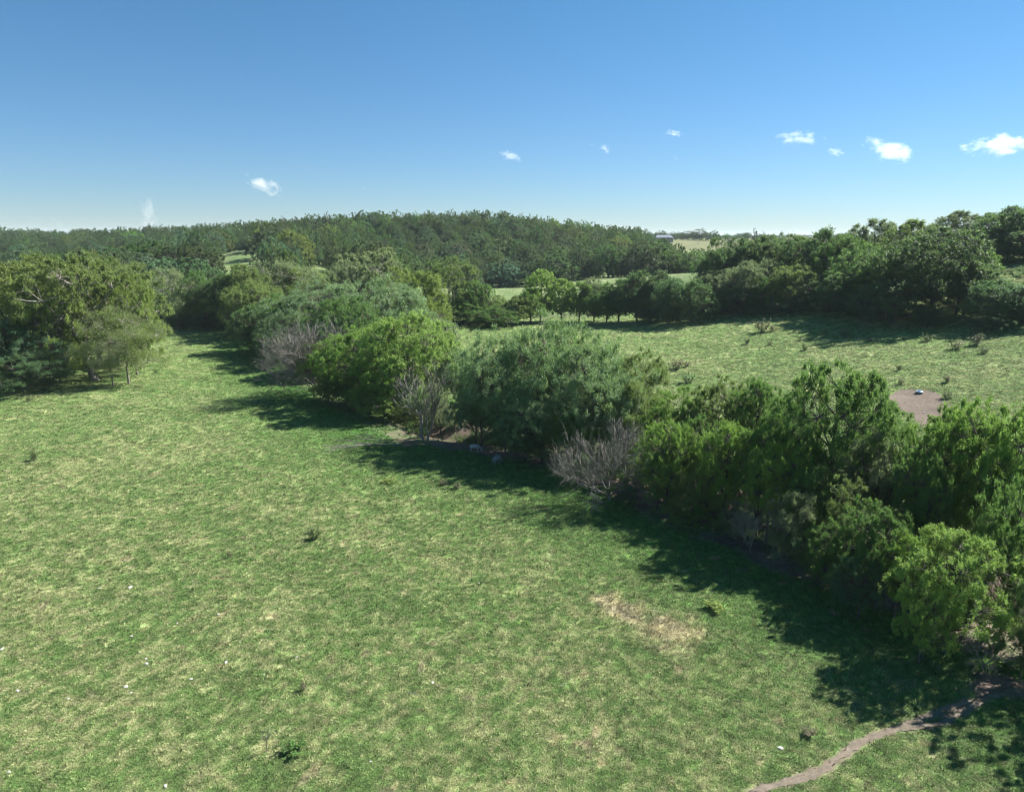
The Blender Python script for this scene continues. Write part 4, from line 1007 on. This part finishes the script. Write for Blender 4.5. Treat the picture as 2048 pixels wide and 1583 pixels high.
# ------------------------------------------------------------------ cattle
def skin_animal(name, joints, edges, mat):
    me = bpy.data.meshes.new(name); me.from_pydata([j[0] for j in joints], edges, []); me.materials.append(mat)
    o = bpy.data.objects.new(name, me); col.objects.link(o)
    m = o.modifiers.new('skin', 'SKIN'); m.use_smooth_shade = True
    for i, j in enumerate(joints):
        v = me.skin_vertices[0].data[i]; v.radius = j[1] if isinstance(j[1], tuple) else (j[1], j[1]); v.use_root = (i == 0)
    s = o.modifiers.new('sub', 'SUBSURF'); s.levels = 2; s.render_levels = 2
    dg = bpy.context.evaluated_depsgraph_get(); m2 = bpy.data.meshes.new_from_object(o.evaluated_get(dg)); o.modifiers.clear(); o.data = m2
    for p_ in m2.polygons: p_.use_smooth = True
    return o
def cow(px, py, length, heading, grazing, rgb, label):
    m = plain('hide', rgb, .85, .22, 3, .1); s = length/1.55
    J = [((0,0,.95),(.27,.30)), ((.38,0,.98),(.24,.27)), ((-.42,0,1.0),(.25,.26)), ((-.68,0,1.0),(.17,.18)), ((.62,0,1.02),(.17,.22))]
    E = [(0,1),(0,2),(2,3),(1,4)]
    if grazing: nk = [((.86,0,.86),.12),((1.02,0,.62),.09),((1.08,0,.42),.10),((1.16,0,.24),.075),((1.20,0,.14),.06)]
    else: nk = [((.84,0,1.18),.13),((1.02,0,1.32),.10),((1.16,0,1.34),.11),((1.32,0,1.25),.08),((1.40,0,1.20),.065)]
    b = len(J); J += nk; E += [(4, b)] + [(b+i, b+i+1) for i in range(4)]
    hd = np.array(J[b+2][0])
    for sgn in (-1, 1):                      # ears, forelegs, hind legs with hock
        k = len(J); J += [(tuple(hd+np.array((-.03, sgn*.12, .05))), .035), (tuple(hd+np.array((-.06, sgn*.24, .03))), .02)]; E += [(b+2, k), (k, k+1)]
        k = len(J); J += [((.44, sgn*.17, .66),.10), ((.45, sgn*.18, .38),.06), ((.43, sgn*.18, .14),.042), ((.46, sgn*.18, .03),.055)]; E += [(1, k),(k,k+1),(k+1,k+2),(k+2,k+3)]
        k = len(J); J += [((-.52, sgn*.18, .68),.13), ((-.46+.0*sgn, sgn*.19, .50),.075), ((-.66, sgn*.19, .36),.05), ((-.60, sgn*.19, .14),.04), ((-.57, sgn*.19, .03),.055)]
        E += [(2, k),(k,k+1),(k+1,k+2),(k+2,k+3),(k+3,k+4)]
    k = len(J); J += [((-.86,0,1.0),.035),((-.92,0,.72),.02),((-.90,0,.45),.03)]; E += [(3,k),(k,k+1),(k+1,k+2)]
    o = skin_animal('calf' if length < 1.6 else 'cow', J, E, m)
    p = ground_at(px, py); o.location = (p[0], p[1], p[2]); o.scale = (s, s, s); o.rotation_euler = (0, 0, heading)
    return tag(o, label, 'calf' if length < 1.6 else 'cow', 'cattle')
cow(950, 904, 1.45, -.35, True, (.36,.35,.34), 'pale grey calf grazing in the shade under the belt, left of two')
cow(993, 928, 1.5, .9, True, (.30,.30,.31), 'grey calf with head down facing the trees, right of two')
cow(1396, 488, 2.3, .4, False, (.62,.58,.50), 'pale cow far off on the hay field')
cow(1429, 482, 2.1, 2.6, True, (.03,.025,.02), 'dark cow far off at the top of the hay field')

# ------------------------------------------------------------------ farmhouse beyond the woods
p = at(1327, 474, 735*K); zb = p[2]-3.8
e = empty('farmhouse', (p[0], p[1], zb), .12)
M_WALL = plain('grey_siding', (.28,.29,.30), .8); M_ROOF = plain('slate_roof', (.17,.19,.25), .6); M_GLASS = plain('window_glass', (.03,.04,.05), .1)
def boxv(x0,x1,y0,y1,z0,z1):
    V = np.array([(x,y,z) for z in (z0,z1) for y in (y0,y1) for x in (x0,x1)], float)
    return V, np.array([(0,2,3,1),(4,5,7,6),(0,1,5,4),(2,6,7,3),(0,4,6,2),(1,3,7,5)])
V, Q = boxv(-11,11,-4.5,4.5,-3,3.4); mk('wall', V, Q, M_WALL, e)
V = np.array([(-11.6,-5.1,3.2),(11.6,-5.1,3.2),(11.6,5.1,3.2),(-11.6,5.1,3.2),(-8.5,0,6.4),(8.5,0,6.4)], float)
mk('roof', V, [np.array([(0,1,5,4),(2,3,4,5)]), np.array([(1,2,5),(3,0,4)])], M_ROOF, e)
for k in range(5): V, Q = boxv(-9+k*4.2,-7.6+k*4.2,-4.56,-4.45,1.0,2.4); mk('window', V, Q, M_GLASS, e)
tag(e, 'long low farmhouse with bluish hipped roof half hidden behind the hill trees', 'house')
# ------------------------------------------------------------------ clouds (small volumes far beyond the air layer)
def cloud_material(name, dens, seed, shape):
    m, nt, out = new_mat(name)
    tc = N(nt, 'ShaderNodeTexCoord')
    no = N(nt, 'ShaderNodeTexNoise'); no.noise_dimensions = '4D'; no.inputs['W'].default_value = seed
    no.inputs['Scale'].default_value = 2.1; no.inputs['Detail'].default_value = 6; no.inputs['Roughness'].default_value = .62
    mp = N(nt, 'ShaderNodeMapping'); mp.inputs['Scale'].default_value = shape
    nt.links.new(tc.outputs['Object'], mp.inputs[0]); nt.links.new(mp.outputs[0], no.inputs['Vector'])
    ln = N(nt, 'ShaderNodeVectorMath', operation='LENGTH'); nt.links.new(tc.outputs['Object'], ln.inputs[0])
    fall = mathn(nt, 'SUBTRACT', 1.0, ln.outputs['Value'])
    d = mathn(nt, 'ADD', mathn(nt, 'MULTIPLY', fall, 1.0), mathn(nt, 'MULTIPLY_ADD', no.outputs[0], 3.2, -1.95))
    d = mathn(nt, 'MULTIPLY', mathn(nt, 'MAXIMUM', mathn(nt, 'MINIMUM', mathn(nt, 'MULTIPLY', d, 1.6), 1.0), 0.0), dens*.2)
    v = N(nt, 'ShaderNodeVolumePrincipled'); v.inputs['Color'].default_value = (1, 1, 1, 1); v.inputs['Anisotropy'].default_value = .55
    nt.links.new(d, v.inputs['Density']); nt.links.new(v.outputs[0], out.inputs['Volume'])
    return m
import bmesh
def cloud(px, py, w, h, dist, dens, seed, label, tilt=0.):
    p = at(px, py, dist); k = dist/F
    bm = bmesh.new(); bmesh.ops.create_icosphere(bm, subdivisions=3, radius=1.0)
    me = bpy.data.meshes.new('cloud'); bm.to_mesh(me); bm.free()
    W_, H_ = w*k*.5*1.35, h*k*.5*1.4
    me.materials.append(cloud_material('cloud', dens, seed, (W_/H_*.55 if W_ > H_ else .8, .8, 1.0 if W_ > H_ else H_/W_*.55)))
    o = bpy.data.objects.new('cloud', me); col.objects.link(o); o.location = p; o.scale = (W_, min(W_, H_)*1.1, H_); o.rotation_euler = (0, tilt, 0)
    return tag(o, label, 'cloud', 'small clouds low in the sky')
CL = ((527,370,70,30,4200,.10,1.3,'small white cloud slanting down to the right above the left hill',.45),
 (1020,313,44,16,5200,.09,2.1,'little white cloud sloping right, above the middle of the hill',.2),
 (1211,299,24,14,5200,.05,3.3,'wispy scrap of cloud right of the middle cloud',.6),(1183,290,16,8,5200,.012,4.4,'faintest wisp left of the wispy scrap',0),
 (1347,266,32,13,5200,.07,5.2,'small flat white cloud highest in the sky',.1),(1597,277,84,26,4600,.035,6.7,'ragged arched cloud, left of the three large ones at right',.08),
 (1672,304,34,15,4600,.04,7.1,'thin puff below the right end of the ragged arch',.2),(1780,299,92,36,4400,.06,8.8,'bright domed cloud in the right sky with a curled tail',.22),
 (1998,291,120,36,4400,.06,9.4,'long bright cloud cut by the right photo edge',-.05),(297,432,34,56,13000,.016,10.2,'pale upright tower of cloud above the left horizon',0),
 (117,444,28,24,14000,.0022,11.5,'faint cloud on the horizon at the far left',0),(727,376,14,7,5200,.012,12.6,'tiny faint wisp over the left part of the hill',0),
 (1352,316,14,8,5200,.010,13.7,'tiny faint wisp below the highest cloud',.4))
for a in CL: cloud(*a)
sc.cycles.volume_step_rate = 1.0; sc.cycles.volume_max_steps = 256

# ------------------------------------------------------------------ the air
hm, nt, out = new_mat('air')
v = N(nt, 'ShaderNodeVolumePrincipled'); v.inputs['Color'].default_value = (.78, .88, 1, 1); v.inputs['Density'].default_value = HAZE; v.inputs['Anisotropy'].default_value = 0.0
nt.links.new(v.outputs[0], out.inputs['Volume'])
if HAZE > 0:
    V, Q = (lambda x0,x1,y0,y1,z0,z1: (np.array([(x,y,z) for z in (z0,z1) for y in (y0,y1) for x in (x0,x1)], float), np.array([(0,2,3,1),(4,5,7,6),(0,1,5,4),(2,6,7,3),(0,4,6,2),(1,3,7,5)])))(-9900,9900,-1000,14900,-6,72)
    hb = mk('haze', V, Q, hm); tag(hb, kind='stuff')
